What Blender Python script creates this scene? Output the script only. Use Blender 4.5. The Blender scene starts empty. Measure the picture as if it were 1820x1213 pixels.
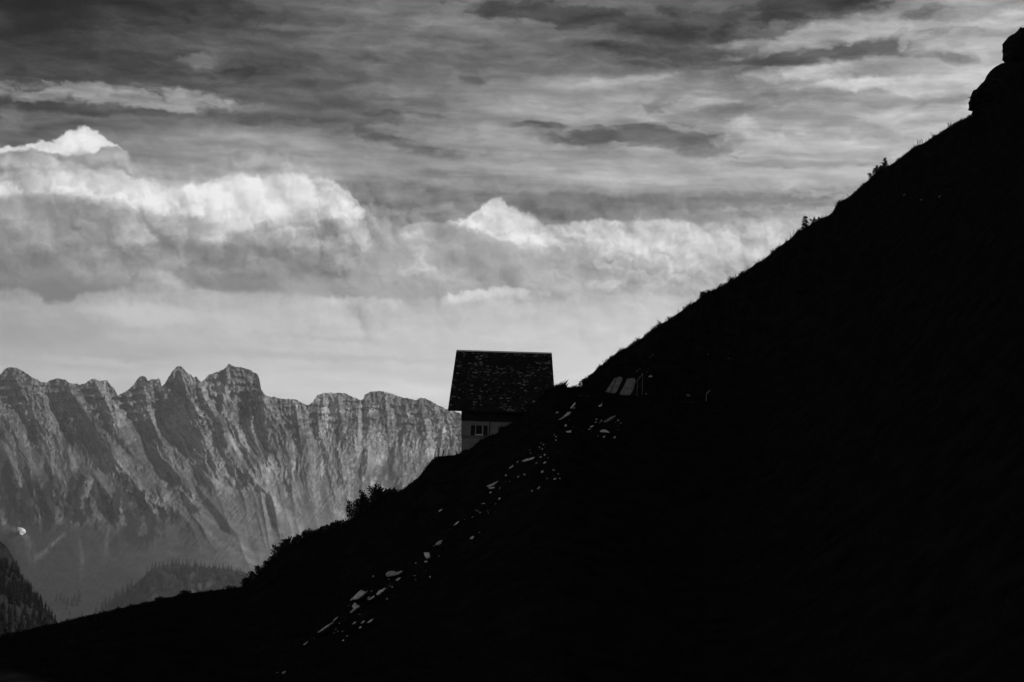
import bpy, bmesh, math, random
import numpy as np
from mathutils import Vector, Matrix

scene = bpy.context.scene
C = scene.collection
R = math.radians

# ------------------------------------------------------------------ camera
FX = 60.0 / 36.0 * 1820.0          # focal length in photo pixels
CX, CY, HORIZON = 910.0, 606.5, 900.0
PITCH = math.atan((HORIZON - CY) / FX)
cam_data = bpy.data.cameras.new('camera')
cam_data.lens = 60.0
cam_data.sensor_width = 36.0
cam_data.clip_start = 0.5
cam_data.clip_end = 60000.0
cam = bpy.data.objects.new('camera', cam_data)
C.objects.link(cam)
ROLL = R(1.8)                      # the camera was held slightly out of level
cam.matrix_world = Matrix.Rotation(math.pi / 2 + PITCH, 4, 'X') @ Matrix.Rotation(ROLL, 4, 'Z')
scene.camera = cam
ST, CT = math.sin(PITCH), math.cos(PITCH)
SR, CR = math.sin(ROLL), math.cos(ROLL)


def ray(px, py):
    x0 = (px - CX) / FX
    y0 = (CY - py) / FX
    x = x0 * CR - y0 * SR
    y = x0 * SR + y0 * CR
    return x, CT - y * ST, ST + y * CT


def at(px, py, Y):
    x, y, z = ray(px, py)
    k = Y / y
    return Vector((x * k, Y, z * k))


def sky_uv(px, py):
    x, y, z = ray(px, py)
    az = math.atan2(x, y)
    el = math.atan2(z, math.hypot(x, y))
    return 9.10 + FX * az / 100, 9.0 - FX * el / 100


# ------------------------------------------------------------------ light
SUN_AZ = R(110)        # clockwise from the viewing direction (+Y), sun to the right
SUN_EL = R(26)
sun_dir = Vector((math.sin(SUN_AZ) * math.cos(SUN_EL), math.cos(SUN_AZ) * math.cos(SUN_EL), math.sin(SUN_EL)))
sun_data = bpy.data.lights.new('sun', 'SUN')
sun_data.energy = 2.7
sun_data.angle = R(0.5)
sun_data.color = (1, 1, 1)
sun = bpy.data.objects.new('sun', sun_data)
C.objects.link(sun)
sun.rotation_euler = sun_dir.to_track_quat('Z', 'Y').to_euler()

vs = scene.view_settings
vs.view_transform = 'Standard'
vs.look = 'None'
vs.exposure = 0.0
vs.gamma = 1.0
vs.use_curve_mapping = False
scene.cycles.use_denoising = True
scene.cycles.use_adaptive_sampling = True
scene.cycles.adaptive_threshold = 0.02
scene.cycles.adaptive_min_samples = 12
scene.cycles.max_bounces = 4
scene.cycles.diffuse_bounces = 2
scene.cycles.volume_bounces = 0
# ------------------------------------------------------------------ world: sky texture behind layers of cloud
world = bpy.data.worlds.new('World')
scene.world = world
world.use_nodes = True
world.cycles.sampling_method = 'MANUAL'
world.cycles.sample_map_resolution = 512
wt = world.node_tree
wt.nodes.clear()


class S:
    """thin wrapper so that node maths reads as maths"""
    tree = None

    def __init__(self, sock):
        self.s = sock

    def __add__(self, o): return M('ADD', self, o)
    def __radd__(self, o): return M('ADD', o, self)
    def __sub__(self, o): return M('SUBTRACT', self, o)
    def __rsub__(self, o): return M('SUBTRACT', o, self)
    def __mul__(self, o): return M('MULTIPLY', self, o)
    def __rmul__(self, o): return M('MULTIPLY', o, self)
    def __truediv__(self, o): return M('DIVIDE', self, o)


def setin(node, i, v):
    if isinstance(v, S):
        S.tree.links.new(v.s, node.inputs[i])
    else:
        node.inputs[i].default_value = v


def M(op, a, b=None, c=None):
    n = S.tree.nodes.new('ShaderNodeMath')
    n.operation = op
    setin(n, 0, a)
    if b is not None: setin(n, 1, b)
    if c is not None: setin(n, 2, c)
    return S(n.outputs[0])


def VM(op, a, b=None, c=None, out=0):
    n = S.tree.nodes.new('ShaderNodeVectorMath')
    n.operation = op
    setin(n, 0, a)
    if b is not None: setin(n, 1, b)
    if c is not None: setin(n, 2, c)
    return S(n.outputs[out])


def smooth(x, e0, e1, t0=0.0, t1=1.0):
    n = S.tree.nodes.new('ShaderNodeMapRange')
    n.interpolation_type = 'SMOOTHSTEP'
    setin(n, 0, x); setin(n, 1, e0); setin(n, 2, e1); setin(n, 3, t0); setin(n, 4, t1)
    return S(n.outputs[0])


def lin(x, e0, e1, t0=0.0, t1=1.0):
    n = S.tree.nodes.new('ShaderNodeMapRange')
    setin(n, 0, x); setin(n, 1, e0); setin(n, 2, e1); setin(n, 3, t0); setin(n, 4, t1)
    return S(n.outputs[0])


def mix(f, a, b):
    n = S.tree.nodes.new('ShaderNodeMix')
    setin(n, 0, f); setin(n, 2, a); setin(n, 3, b)
    return S(n.outputs[0])


def comb(x, y, z=0.0):
    n = S.tree.nodes.new('ShaderNodeCombineXYZ')
    setin(n, 0, x); setin(n, 1, y); setin(n, 2, z)
    return S(n.outputs[0])


def noise(vec, scale, detail=5.0, rough=0.55, dist=0.0, color=False, kind='FBM', lac=2.0):
    n = S.tree.nodes.new('ShaderNodeTexNoise')
    n.noise_dimensions = '2D'
    n.noise_type = kind
    n.normalize = True
    setin(n, 'Vector', vec)
    n.inputs['Scale'].default_value = scale
    n.inputs['Detail'].default_value = detail
    n.inputs['Roughness'].default_value = rough
    n.inputs['Lacunarity'].default_value = lac
    n.inputs['Distortion'].default_value = dist
    return S(n.outputs[1 if color else 0])


def curve(x, pts, x0, x1, scaled=False):
    """free curve through (x, y) points, x in [x0, x1], y in [0, 1]"""
    n = S.tree.nodes.new('ShaderNodeFloatCurve')
    cu = n.mapping.curves[0]
    n.mapping.use_clip = False
    ps = [((a - x0) / (x1 - x0), b) for a, b in pts]
    cu.points[0].location = ps[0]
    cu.points[1].location = ps[-1]
    for p in ps[1:-1]:
        cu.points.new(*p)
    n.mapping.update()
    setin(n, 1, x if scaled else M('MULTIPLY_ADD', x, 1.0 / (x1 - x0), -x0 / (x1 - x0)))
    return S(n.outputs[0])


S.tree = wt
tc = wt.nodes.new('ShaderNodeTexCoord')
sep = wt.nodes.new('ShaderNodeSeparateXYZ')
wt.links.new(tc.outputs['Generated'], sep.inputs[0])
dx, dy, dz = S(sep.outputs[0]), S(sep.outputs[1]), S(sep.outputs[2])
AZ = M('ARCTAN2', dx, dy)
EL = M('ARCSINE', dz)
U = M('MULTIPLY_ADD', AZ, FX / 100, 9.10)       # hundreds of photo pixels of arc, growing to the right
V = M('MULTIPLY_ADD', EL, -FX / 100, 9.0)       # and growing downwards, horizon at 9
P = comb(U, V, 0.0)

# slow wind-drawn warp and a fine curdled one
n1 = VM('SUBTRACT', noise(VM('MULTIPLY', P, (0.55, 1.6, 1)), 1.0, 4, 0.55, color=True), (0.5, 0.5, 0.5))
n2 = VM('SUBTRACT', noise(VM('ADD', P, (31.0, 7.0, 2.0)), 2.6, 6, 0.62, color=True), (0.5, 0.5, 0.5))
n3 = VM('SUBTRACT', noise(VM('ADD', P, (11.0, 47.0, 0)), 6.5, 4, 0.55, color=True), (0.5, 0.5, 0.5))
PS = VM('MULTIPLY_ADD', n1, (0.8, 0.22, 0), P)                 # soft, streaky
PF = VM('MULTIPLY_ADD', n2, (0.55, 0.42, 0), P)                # ragged
PE = VM('MULTIPLY_ADD', n3, (0.14, 0.05, 0), VM('MULTIPLY_ADD', n2, (0.38, 0.10, 0), PS))                # streaky and ragged


# brightness of the cloud deck by direction (display values 0..255), read off the photograph on a coarse lattice
GX = [0, 130, 260, 390, 520, 650, 780, 910, 1040, 1170, 1300, 1430, 1560, 1690, 1820]
GRID = {
    -60: [34, 46, 56, 70, 98, 104, 110, 112, 108, 104, 100, 92, 108, 130, 134],
    0:   [30, 42, 54, 66, 104, 110, 118, 122, 114, 108, 104, 96, 118, 150, 152],
    30:  [42, 56, 62, 70, 100, 110, 124, 118, 100, 84, 96, 104, 134, 156, 160],
    60:  [44, 64, 78, 84, 92, 112, 128, 132, 108, 82, 92, 122, 142, 160, 166],
    90:  [54, 72, 88, 104, 94, 114, 120, 108, 94, 90, 108, 124, 138, 166, 176],
    120: [68, 72, 76, 90, 88, 100, 106, 112, 116, 108, 112, 140, 150, 172, 190],
    150: [80, 84, 86, 84, 96, 106, 116, 136, 150, 152, 148, 156, 168, 180, 192],
    180: [76, 84, 92, 96, 104, 108, 124, 146, 156, 152, 150, 150, 160, 176, 200],
    210: [84, 94, 104, 110, 112, 106, 132, 152, 160, 160, 156, 154, 164, 186, 202],
    240: [86, 112, 132, 138, 144, 122, 132, 140, 142, 142, 146, 164, 172, 190, 202],
    270: [120, 134, 140, 146, 164, 148, 134, 146, 152, 152, 160, 172, 178, 196, 204],
    300: [176, 192, 162, 158, 166, 152, 150, 164, 170, 170, 176, 184, 192, 202, 206],
    330: [176, 206, 206, 190, 180, 148, 140, 156, 182, 186, 188, 190, 196, 202, 206],
    360: [168, 178, 208, 226, 220, 140, 130, 132, 132, 140, 150, 180, 192, 202, 206],
    390: [152, 158, 184, 222, 216, 160, 140, 140, 140, 150, 170, 186, 196, 204, 208],
    420: [148, 152, 160, 200, 202, 166, 160, 170, 180, 190, 196, 200, 204, 206, 208],
    450: [138, 152, 152, 164, 168, 164, 172, 178, 192, 196, 200, 204, 206, 208, 210],
    480: [124, 138, 158, 150, 146, 160, 170, 170, 178, 194, 200, 206, 208, 210, 212],
    510: [124, 132, 152, 150, 148, 162, 166, 172, 178, 196, 204, 208, 210, 212, 214],
    540: [150, 152, 178, 182, 184, 186, 186, 200, 202, 208, 212, 212, 214, 214, 216],
    570: [148, 164, 190, 192, 194, 196, 194, 204, 208, 214, 214, 214, 216, 216, 216],
    600: [150, 168, 180, 184, 188, 196, 198, 204, 210, 212, 214, 214, 216, 216, 216],
    630: [172, 172, 174, 186, 194, 198, 198, 204, 208, 212, 214, 214, 216, 216, 216],
    660: [182, 186, 190, 198, 202, 198, 202, 206, 210, 212, 214, 214, 216, 216, 216],
    700: [190, 194, 202, 208, 210, 212, 214, 214, 214, 214, 214, 214, 216, 216, 216],
    780: [196, 198, 204, 208, 210, 212, 212, 212, 212, 212, 212, 212, 214, 214, 214],
}
gys = sorted(GRID)
garr = np.array([GRID[y] for y in gys], float) / 255.0


def grid_at(px, py):
    px = min(max(px, 0), 1820); py = min(max(py, gys[0]), gys[-1])
    j = max(0, min(len(gys) - 2, int(np.searchsorted(gys, py)) - 1))
    fy = (py - gys[j]) / (gys[j + 1] - gys[j])
    i = min(13, int(px // 130)); fxx = px / 130 - i
    a = garr[j, i] * (1 - fxx) + garr[j, i + 1] * fxx
    b = garr[j + 1, i] * (1 - fxx) + garr[j + 1, i + 1] * fxx
    return a * (1 - fy) + b * fy


def uv_px(u, v):
    az = (u - 9.10) * 100 / FX
    el = (9.0 - v) * 100 / FX
    d = (math.sin(az) * math.cos(el), math.cos(az) * math.cos(el), math.sin(el))
    f = d[1] * CT + d[2] * ST
    x, y = d[0] / f, (-d[1] * ST + d[2] * CT) / f
    return CX + FX * (x * CR + y * SR), CY - FX * (-x * SR + y * CR)


UA, UB = 0.3, 17.9
sepw = wt.nodes.new('ShaderNodeSeparateXYZ')
wt.links.new(PE.s, sepw.inputs[0])
UW, VW = S(sepw.outputs[0]), S(sepw.outputs[1])
# beyond the stretch in view the deck carries on, swinging back and forth
UT = M('PINGPONG', M('MULTIPLY_ADD', UW, 1.0 / (UB - UA), -UA / (UB - UA)), 1.0)
STEP = 0.36
rows = [-0.55 + STEP * k for k in range(22)]
field = None
for k, rv in enumerate(rows):
    pts = []
    for q in range(24):
        u = UA + (UB - UA) * q / 23
        x, y = uv_px(u, rv)
        pts.append((u, grid_at(x, y)))
    cv = curve(UT, pts, UA, UB, True)
    if k == 0:
        w = smooth(VW, rv + STEP, rv)
    elif k == len(rows) - 1:
        w = smooth(VW, rv - STEP, rv)
    else:
        w = smooth(M('ABSOLUTE', VW - rv), STEP, 0.0)
    field = cv * w if field is None else M('MULTIPLY_ADD', cv, w, field)
VAL = field


def blob(base, val, cx, cy, rx, ry, op=1.0, warp=None, soft=0.75, rot=0.0, rag=None):
    """a patch of cloud or of clear sky with a ragged rim"""
    u, v = sky_uv(cx, cy)
    q = warp or PE
    if abs(rot) > 3.5:
        n = wt.nodes.new('ShaderNodeVectorRotate')
        n.rotation_type = 'Z_AXIS'
        setin(n, 'Vector', q)
        n.inputs['Center'].default_value = (u, v, 0)
        n.inputs['Angle'].default_value = -math.radians(rot)
        q = S(n.outputs[0])
    q = VM('MULTIPLY_ADD', q, (100 / rx, 100 / ry, 0), (-u * 100 / rx, -v * 100 / ry, 0))
    d = VM('LENGTH', q, out=1)
    if rag is not None:
        d = d + rag
    m = smooth(d, 1.0 + soft * 0.5, 1.0 - soft * 0.5, 0.0, op)
    return mix(m, base, val / 255 if not isinstance(val, S) else val)
# --- drawn-out patches: darker openings in the high deck, pale wisps
PB = VM('MULTIPLY_ADD', n3, (0.15, 0.15, 0), VM('MULTIPLY_ADD', n2, (0.16, 0.15, 0), VM('MULTIPLY_ADD', n1, (0.2, 0.1, 0), P)))    # billowing rims
fib = noise(VM('MULTIPLY', PS, (0.62, 4.6, 1)), 1.0, 8, 0.57)
fib2 = noise(VM('MULTIPLY', PE, (0.9, 2.9, 1)), 1.5, 8, 0.6)
RAG = (noise(VM('MULTIPLY', PE, (1.2, 3.0, 1)), 1.8, 5, 0.55) - 0.5) * 2.0
HIGH = [  # val, x, y, rx, ry, opacity, rot, soft
    (74, 975, 24, 145, 15, .85, 4, .7), (80, 880, 20, 40, 10, .7, 0, .7), (60, 1188, 16, 26, 9, .8, 0, .9), (78, 1120, 40, 150, 14, .6, 4, 1.0),
    (72, 1440, 8, 110, 26, .95, -6, .35), (70, 1310, 28, 50, 9, .7, 0, .9), (66, 1390, 30, 40, 8, .7, 0, .9),
    (92, 1630, 26, 36, 10, .8, -18, .6), (100, 1690, 58, 40, 6, .5, 0, .9),
    (70, 1230, 66, 90, 13, .75, 3, .9), (66, 1130, 92, 60, 10, .7, 6, .9), (74, 1210, 90, 70, 14, .65, 0, 1.0),
    (84, 1310, 108, 110, 14, .9, -1, .6), (82, 1405, 105, 60, 13, .9, -3, .6), (94, 1540, 88, 120, 15, .9, -7, .55), (100, 1620, 70, 80, 8, .6, -10, .7), (112, 1680, 98, 40, 12, .6, 10, .8),
    (90, 1140, 118, 40, 8, .6, 0, .9), (112, 860, 82, 70, 8, .5, 8, .9), (100, 780, 75, 40, 9, .4, 12, .9), (98, 790, 100, 90, 9, .5, 4, 1.0),
    (104, 700, 118, 100, 8, .5, 2, 1.0), (88, 590, 146, 60, 7, .6, 3, .9), (86, 850, 145, 26, 6, .6, 0, .9), (74, 470, 118, 60, 15, .6, 5, 1.0),
    (88, 520, 172, 90, 14, .5, 6, 1.1), (92, 640, 210, 130, 10, .6, -2, .9), (82, 730, 205, 40, 5, .6, 0, .9),
    (90, 700, 250, 66, 8, .75, 10, .7), (88, 770, 268, 44, 8, .75, 6, .6), (96, 840, 272, 50, 4, .5, 0, .8),
    (94, 950, 223, 66, 5, .85, 0, .6), (104, 1110, 243, 120, 14, .95, -2, .4), (110, 1230, 252, 110, 18, .95, 4, .45), (98, 985, 247, 46, 7, .85, 4, .5), (104, 1120, 226, 60, 5, .7, -6, .6),
    (112, 1176, 184, 24, 14, .8, 0, .7), (122, 1295, 195, 60, 22, .75, -14, .8), (128, 1230, 205, 30, 10, .6, 0, .9), (128, 1290, 155, 56, 8, .6, 0, .9), (128, 1400, 172, 44, 13, .6, 0, .9), (148, 1570, 180, 120, 36, .7, 0, .8),
    (146, 1550, 240, 36, 18, .6, 0, .9), (150, 1400, 292, 90, 7, .7, -3, .7), (160, 1390, 270, 70, 4, .6, 0, .8),
    (128, 1180, 352, 330, 20, .9, 0, .3), (122, 930, 358, 180, 28, .9, 0, .45), (132, 740, 352, 100, 30, .8, 0, .6), (152, 1330, 330, 60, 6, .4, 0, 1.),
    (116, 690, 366, 50, 8, .7, 0, .7), (128, 800, 330, 120, 9, .6, 0, .9),
    (60, 60, 186, 120, 9, .7, 3, .7), (84, 320, 200, 240, 9, .6, -1, .8), (64, 240, 122, 120, 9, .6, 3, 1.0), (66, 330, 103, 40, 12, .6, -20, .8), (62, 420, 130, 60, 8, .5, -8, .9),
    (40, 20, 60, 70, 12, .6, 0, 1.0), (56, 330, 12, 130, 14, .6, 4, 1.0), (70, 420, 40, 60, 10, .5, 8, 1.),
    (96, 40, 250, 60, 18, .6, 0, .8), (128, 20, 212, 22, 22, .5, 0, .9),
]
PALE = [
    (190, 1760, 40, 70, 14, .6, -4, .9), (150, 1700, 60, 50, 8, .5, 6, .9), (196, 1650, 150, 80, 16, .5, 0, .9), (188, 1440, 130, 90, 10, .6, -4, .9), (178, 1560, 55, 70, 10, .6, -12, .8), (186, 1320, 225, 50, 14, .5, 0, .9), (190, 1590, 210, 60, 14, .5, 0, 1.),
    (148, 150, 158, 120, 9, .75, -4, .8), (156, 240, 176, 170, 13, .8, 2, .8), (160, 330, 172, 70, 10, .7, 0, .8), (150, 60, 172, 90, 8, .6, 0, .9), (162, 270, 188, 60, 7, .6, 0, .8), (126, 356, 108, 28, 8, .6, 0, .9),
    (150, 860, 250, 110, 26, .8, 2, .5), (176, 1060, 336, 250, 9, .6, 0, .9), (184, 1250, 322, 250, 11, .6, 0, .9), (190, 1400, 255, 130, 12, .6, -3, 1.), (198, 1540, 148, 90, 8, .7, -4, .8),
    (182, 1690, 78, 90, 16, .6, 8, .8), (186, 1240, 178, 70, 8, .6, 0, .9), (176, 1100, 146, 70, 5, .5, -8, .9), (170, 1480, 60, 140, 12, .5, -12, .9), (172, 1380, 80, 80, 9, .5, 0, .9), (166, 1470, 50, 60, 10, .6, -14, .8),
    (178, 520, 280, 50, 14, .6, -4, .8), (150, 690, 160, 80, 8, .4, 0, 1.), (152, 780, 372, 42, 6, .6, -8, .7), (150, 880, 300, 60, 8, .4, 0, 1.),
]
for (val, x, y, rx, ry, op, rot, soft) in HIGH:
    VAL = blob(VAL, val, x, y, rx * 1.05, ry * 1.1, op, PE, max(.95, soft * 1.3), rot, RAG)
for (val, x, y, rx, ry, op, rot, soft) in PALE:
    op = min(.95, op * (1.35 if x > 1300 else 1.0))
    VAL = blob(VAL, val, x, y, rx * 1.05, ry * 1.1, op, PE, max(.95, soft * 1.3), rot, RAG)

# fibres in the high deck
amp = smooth(V, 5.6, 2.6, 0.10, 0.42)
VAL = VAL * (1.0 + amp * (fib - 0.5)) + (fib2 - 0.5) * smooth(V, 4.4, 2.4, 0.05, 0.24)

# --- heaped banks: a lit, crumpled crest above a greyer body
sepb = wt.nodes.new('ShaderNodeSeparateXYZ')
wt.links.new(PB.s, sepb.inputs[0])
UBW, VBW = S(sepb.outputs[0]), S(sepb.outputs[1])
PG = VM('MULTIPLY_ADD', n3, (0.15, 0.13, 0), VM('MULTIPLY_ADD', n2, (0.07, 0.07, 0), P))       # small crumples only
sepg = wt.nodes.new('ShaderNodeSeparateXYZ')
wt.links.new(PG.s, sepg.inputs[0])
UGW, VGW = S(sepg.outputs[0]), S(sepg.outputs[1])
UGT = M('PINGPONG', M('MULTIPLY_ADD', UGW, 1 / (UB - UA + 2), -(UA - 1) / (UB - UA + 2)), 1.0)
UBT = M('PINGPONG', M('MULTIPLY_ADD', UBW, 1 / (UB - UA + 2), -(UA - 1) / (UB - UA + 2)), 1.0)
PM = VM('MULTIPLY_ADD', n2, (0.16, 0.14, 0), VM('MULTIPLY_ADD', n1, (0.5, 0.25, 0), P))
bill = noise(VM('MULTIPLY', PM, (0.85, 1.2, 1)), 1.1, 3.5, 0.45)
bill_l = noise(VM('MULTIPLY', VM('ADD', PM, (0.16, -0.22, 0)), (0.85, 1.2, 1)), 1.1, 3.5, 0.45)


def heap(vec, scale=1.7):
    n = wt.nodes.new('ShaderNodeTexVoronoi')
    n.voronoi_dimensions = '2D'
    n.feature = 'F1'
    setin(n, 'Vector', vec)
    n.inputs['Scale'].default_value = scale
    n.inputs['Detail'].default_value = 2.0
    n.inputs['Roughness'].default_value = 0.45
    n.inputs['Lacunarity'].default_value = 2.1
    return S(n.outputs['Distance'])


PV = VM('MULTIPLY_ADD', n3, (0.16, 0.15, 0), VM('MULTIPLY_ADD', n2, (0.26, 0.24, 0), P))
relief = (bill - bill_l) * 0.8 + (heap(VM('ADD', PV, (0.09, -0.13, 0))) - heap(PV)) * smooth(U, 5.5, 10.5, 0.3, 0.2) + (heap(VM('ADD', PF, (0.05, -0.07, 0)), 2.6) - heap(PF, 2.6)) * 0.34


PL = VM('MULTIPLY_ADD', n3, (0.12, 0.12, 0), VM('MULTIPLY_ADD', n2, (0.3, 0.28, 0), P))
big = (heap(VM('ADD', PL, (0.16, -0.24, 0)), .8) - heap(PL, .8)) * smooth(V, 2.9, 3.5) * smooth(V, 5.2, 4.6) * smooth(U, 8.0, 6.0, 0.5, 1.0)


def bank(base, prof, stops, rel=1.2, edge=0.05, left=None, right=None, op=1.0, bottom=None, gentle=False):
    """prof: crest in photo pixels; stops: (depth below crest in px, display value) ; bottom: px depth over which it fades out"""
    pts = []
    for x, y in prof:
        pts.append(sky_uv(x, y))
    pts = [(u, v / 10.0) for u, v in pts]
    lo, hi = UA - 1.0, UB + 1.0
    if pts[0][0] > lo: pts.insert(0, (lo, pts[0][1]))
    if pts[-1][0] < hi: pts.append((hi, pts[-1][1]))
    top = curve(UGT if gentle else UBT, pts, lo, hi, True)
    d = (VGW if gentle else VBW) - top * 10.0
    m = smooth(d, -edge, edge, 0.0, op)
    if bottom:
        m = m * smooth(d, bottom[0] / 100, bottom[1] / 100, 1.0, 0.0)
    if left is not None:
        m = m * smooth(UBW, sky_uv(left[0], 500)[0], sky_uv(left[1], 500)[0])
    if right is not None:
        m = m * smooth(UBW, sky_uv(right[0], 500)[0], sky_uv(right[1], 500)[0], 1.0, 0.0)
    dmax = stops[-1][0]
    sh = curve(d, [(a / 100, b / 255) for a, b in stops], stops[0][0] / 100, dmax / 100)
    sh = sh + relief * rel
    return mix(m, base, sh)


# bright tower far left and the veil in front of its foot
VAL = bank(VAL, [(-60, 268), (0, 262), (40, 258), (70, 252), (96, 250), (110, 241), (122, 233), (140, 228), (158, 229), (172, 234), (184, 243), (196, 250), (210, 260), (224, 272), (250, 300)],
           [(0, 212), (8, 226), (20, 236), (45, 222), (60, 190)], rel=0.14, edge=.03, right=(215, 240), bottom=(30, 60), gentle=True)
VAL = bank(VAL, [(-60, 276), (0, 274), (60, 266), (110, 276), (160, 276), (190, 262), (212, 264), (230, 280), (300, 330)],
           [(0, 150), (10, 172), (22, 165), (30, 150), (40, 190)], rel=0.19, edge=.035, right=(215, 260), bottom=(28, 44), gentle=True)
# grey rag beside it
VAL = bank(VAL, [(360, 290), (400, 278), (440, 270), (480, 264), (500, 272), (540, 284), (600, 296)],
           [(0, 138), (10, 158), (26, 172), (40, 170)], rel=0.28, edge=.05, left=(370, 420), right=(500, 580), op=.8, bottom=(12, 40))
# big left bank
VAL = bank(VAL, [(-60, 330), (0, 322), (60, 312), (140, 306), (220, 316), (300, 326), (340, 330), (370, 318), (430, 312), (520, 312), (580, 318), (612, 334), (634, 352), (646, 382), (660, 420), (720, 460)],
           [(0, 212), (14, 230), (40, 226), (66, 200), (90, 176), (125, 158), (160, 148), (200, 142), (240, 150)], rel=0.36, edge=.04, right=(636, 668), op=.82, bottom=(170, 225))
VAL = bank(VAL, [(480, 360), (500, 345), (525, 336), (560, 326), (585, 326), (600, 340), (622, 348), (640, 366), (650, 400), (680, 440)],
           [(0, 186), (7, 204), (26, 206), (60, 184), (100, 162), (140, 156)], rel=0.33, edge=.022, left=(515, 560), right=(640, 660), op=.9, bottom=(60, 130), gentle=True)
VAL = bank(VAL, [(640, 366), (660, 360), (680, 362), (700, 374), (740, 380), (775, 392), (800, 420)],
           [(0, 150), (10, 164), (30, 162), (60, 160)], rel=0.22, edge=.04, left=(630, 650), right=(745, 790), op=.85, bottom=(30, 60))
VAL = blob(VAL, 244, 470, 348, 110, 32, .8, PB, .9)
VAL = blob(VAL, 238, 400, 385, 60, 26, .6, PB, 1.)
VAL = blob(VAL, 230, 170, 318, 140, 16, .6, PB, .9, 5)
VAL = blob(VAL, 150, 70, 372, 110, 24, .5, PB, .9)
# grey lower left part with its own sagging underside
VAL = blob(VAL, 140, 60, 405, 150, 60, .75, PB, .9)
VAL = blob(VAL, 120, 40, 490, 150, 40, .65, PB, .8)
VAL = blob(VAL, 122, 120, 515, 60, 22, .8, PB, .5)
VAL = blob(VAL, 134, 190, 480, 120, 34, .5, PB, 1.0)
VAL = blob(VAL, 140, 430, 470, 150, 44, .8, PB, .6)
VAL = blob(VAL, 136, 400, 500, 90, 18, .6, PB, .6)
VAL = blob(VAL, 168, 170, 470, 60, 26, .5, PB, 1.)
VAL = blob(VAL, 178, 215, 436, 40, 14, .55, PB, .9, -20)
VAL = blob(VAL, 176, 300, 465, 44, 14, .5, PB, 1.3, -25)
VAL = blob(VAL, 196, 300, 500, 30, 12, .6, PB, 1.3, 25)
VAL = blob(VAL, 216, 380, 410, 30, 22, .6, PB, 1.)
VAL = blob(VAL, 152, 310, 400, 60, 22, .5, PB, .9)
# right-hand bank with its tower
CRESTR = [(640, 440), (690, 428), (712, 408), (735, 398), (780, 396), (820, 394), (900, 396), (985, 402), (1020, 396), (1050, 390), (1100, 394), (1180, 392), (1240, 398), (1290, 394), (1330, 392), (1370, 386), (1400, 394), (1440, 388), (1480, 392), (1600, 390), (1820, 396)]
TOWER = [(780, 410), (815, 394), (830, 386), (838, 383), (846, 374), (853, 371), (860, 362), (868, 358), (876, 352), (887, 352), (895, 358), (903, 366), (914, 367), (924, 373), (936, 375), (946, 383), (956, 389), (966, 399), (980, 412), (1010, 440)]
VAL = bank(VAL, CRESTR, [(0, 196), (8, 206), (22, 212), (50, 204), (80, 186), (110, 176), (150, 186)], rel=0.32, edge=.035, left=(690, 730), op=.95, bottom=(90, 170))
VAL = bank(VAL, TOWER, [(0, 198), (8, 208), (20, 218), (40, 222), (60, 206)], rel=0.30, edge=.045, left=(790, 835), right=(955, 985), op=.92, bottom=(30, 62), gentle=True)
VAL = blob(VAL, 232, 925, 404, 40, 20, .6, PB, 1.2, 32)
VAL = blob(VAL, 168, 860, 450, 130, 34, .85, PB, .35, 16)
VAL = blob(VAL, 172, 990, 480, 110, 40, .7, PB, .5, 10)
VAL = blob(VAL, 166, 720, 470, 110, 44, .6, PB, .9)
VAL = blob(VAL, 166, 650, 510, 130, 20, .7, PB, .6)
VAL = blob(VAL, 170, 800, 505, 160, 20, .7, PB, .6)
VAL = blob(VAL, 184, 1030, 452, 30, 16, .6, PB, .8)
VAL = blob(VAL, 206, 1068, 470, 16, 7, .7, PB, .8, 20)
VAL = blob(VAL, 196, 735, 480, 26, 6, .8, PB, .7, -6)
VAL = blob(VAL, 178, 1070, 522, 40, 18, .7, PB, .5)
VAL = blob(VAL, 206, 1060, 505, 14, 10, .6, PB, 1.2)
VAL = blob(VAL, 210, 1090, 503, 24, 8, .7, PB, 1.1, -18)
VAL = blob(VAL, 186, 1160, 518, 50, 10, .6, PB, .8)
VAL = blob(VAL, 180, 1150, 468, 40, 7, .5, PB, .9)
# bright low shelf, its rim catching the sun in two places
SHELF = [(-60, 520), (40, 515), (110, 540), (150, 522), (220, 512), (290, 500), (340, 512), (440, 516), (560, 530), (640, 528), (715, 534), (760, 540), (790, 526), (830, 518), (880, 510), (930, 514), (960, 524), (1020, 526), (1060, 540), (1100, 530), (1180, 520), (1300, 510), (1820, 500)]
VAL = bank(VAL, SHELF, [(0, 178), (10, 186), (30, 190), (60, 196), (120, 196)], rel=0.19, edge=.06, op=.55, bottom=(40, 120))
VAL = bank(VAL, SHELF, [(0, 212), (6, 222), (14, 212), (24, 200)], rel=0.17, edge=.03, left=(775, 800), right=(925, 955), op=.9, bottom=(12, 26))
VAL = bank(VAL, SHELF, [(0, 196), (6, 204), (14, 200), (24, 196)], rel=0.17, edge=.03, left=(565, 600), right=(705, 730), op=.8, bottom=(10, 24))
VAL = blob(VAL, 222, 1150, 535, 60, 14, .5, PB, 1.)
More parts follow.
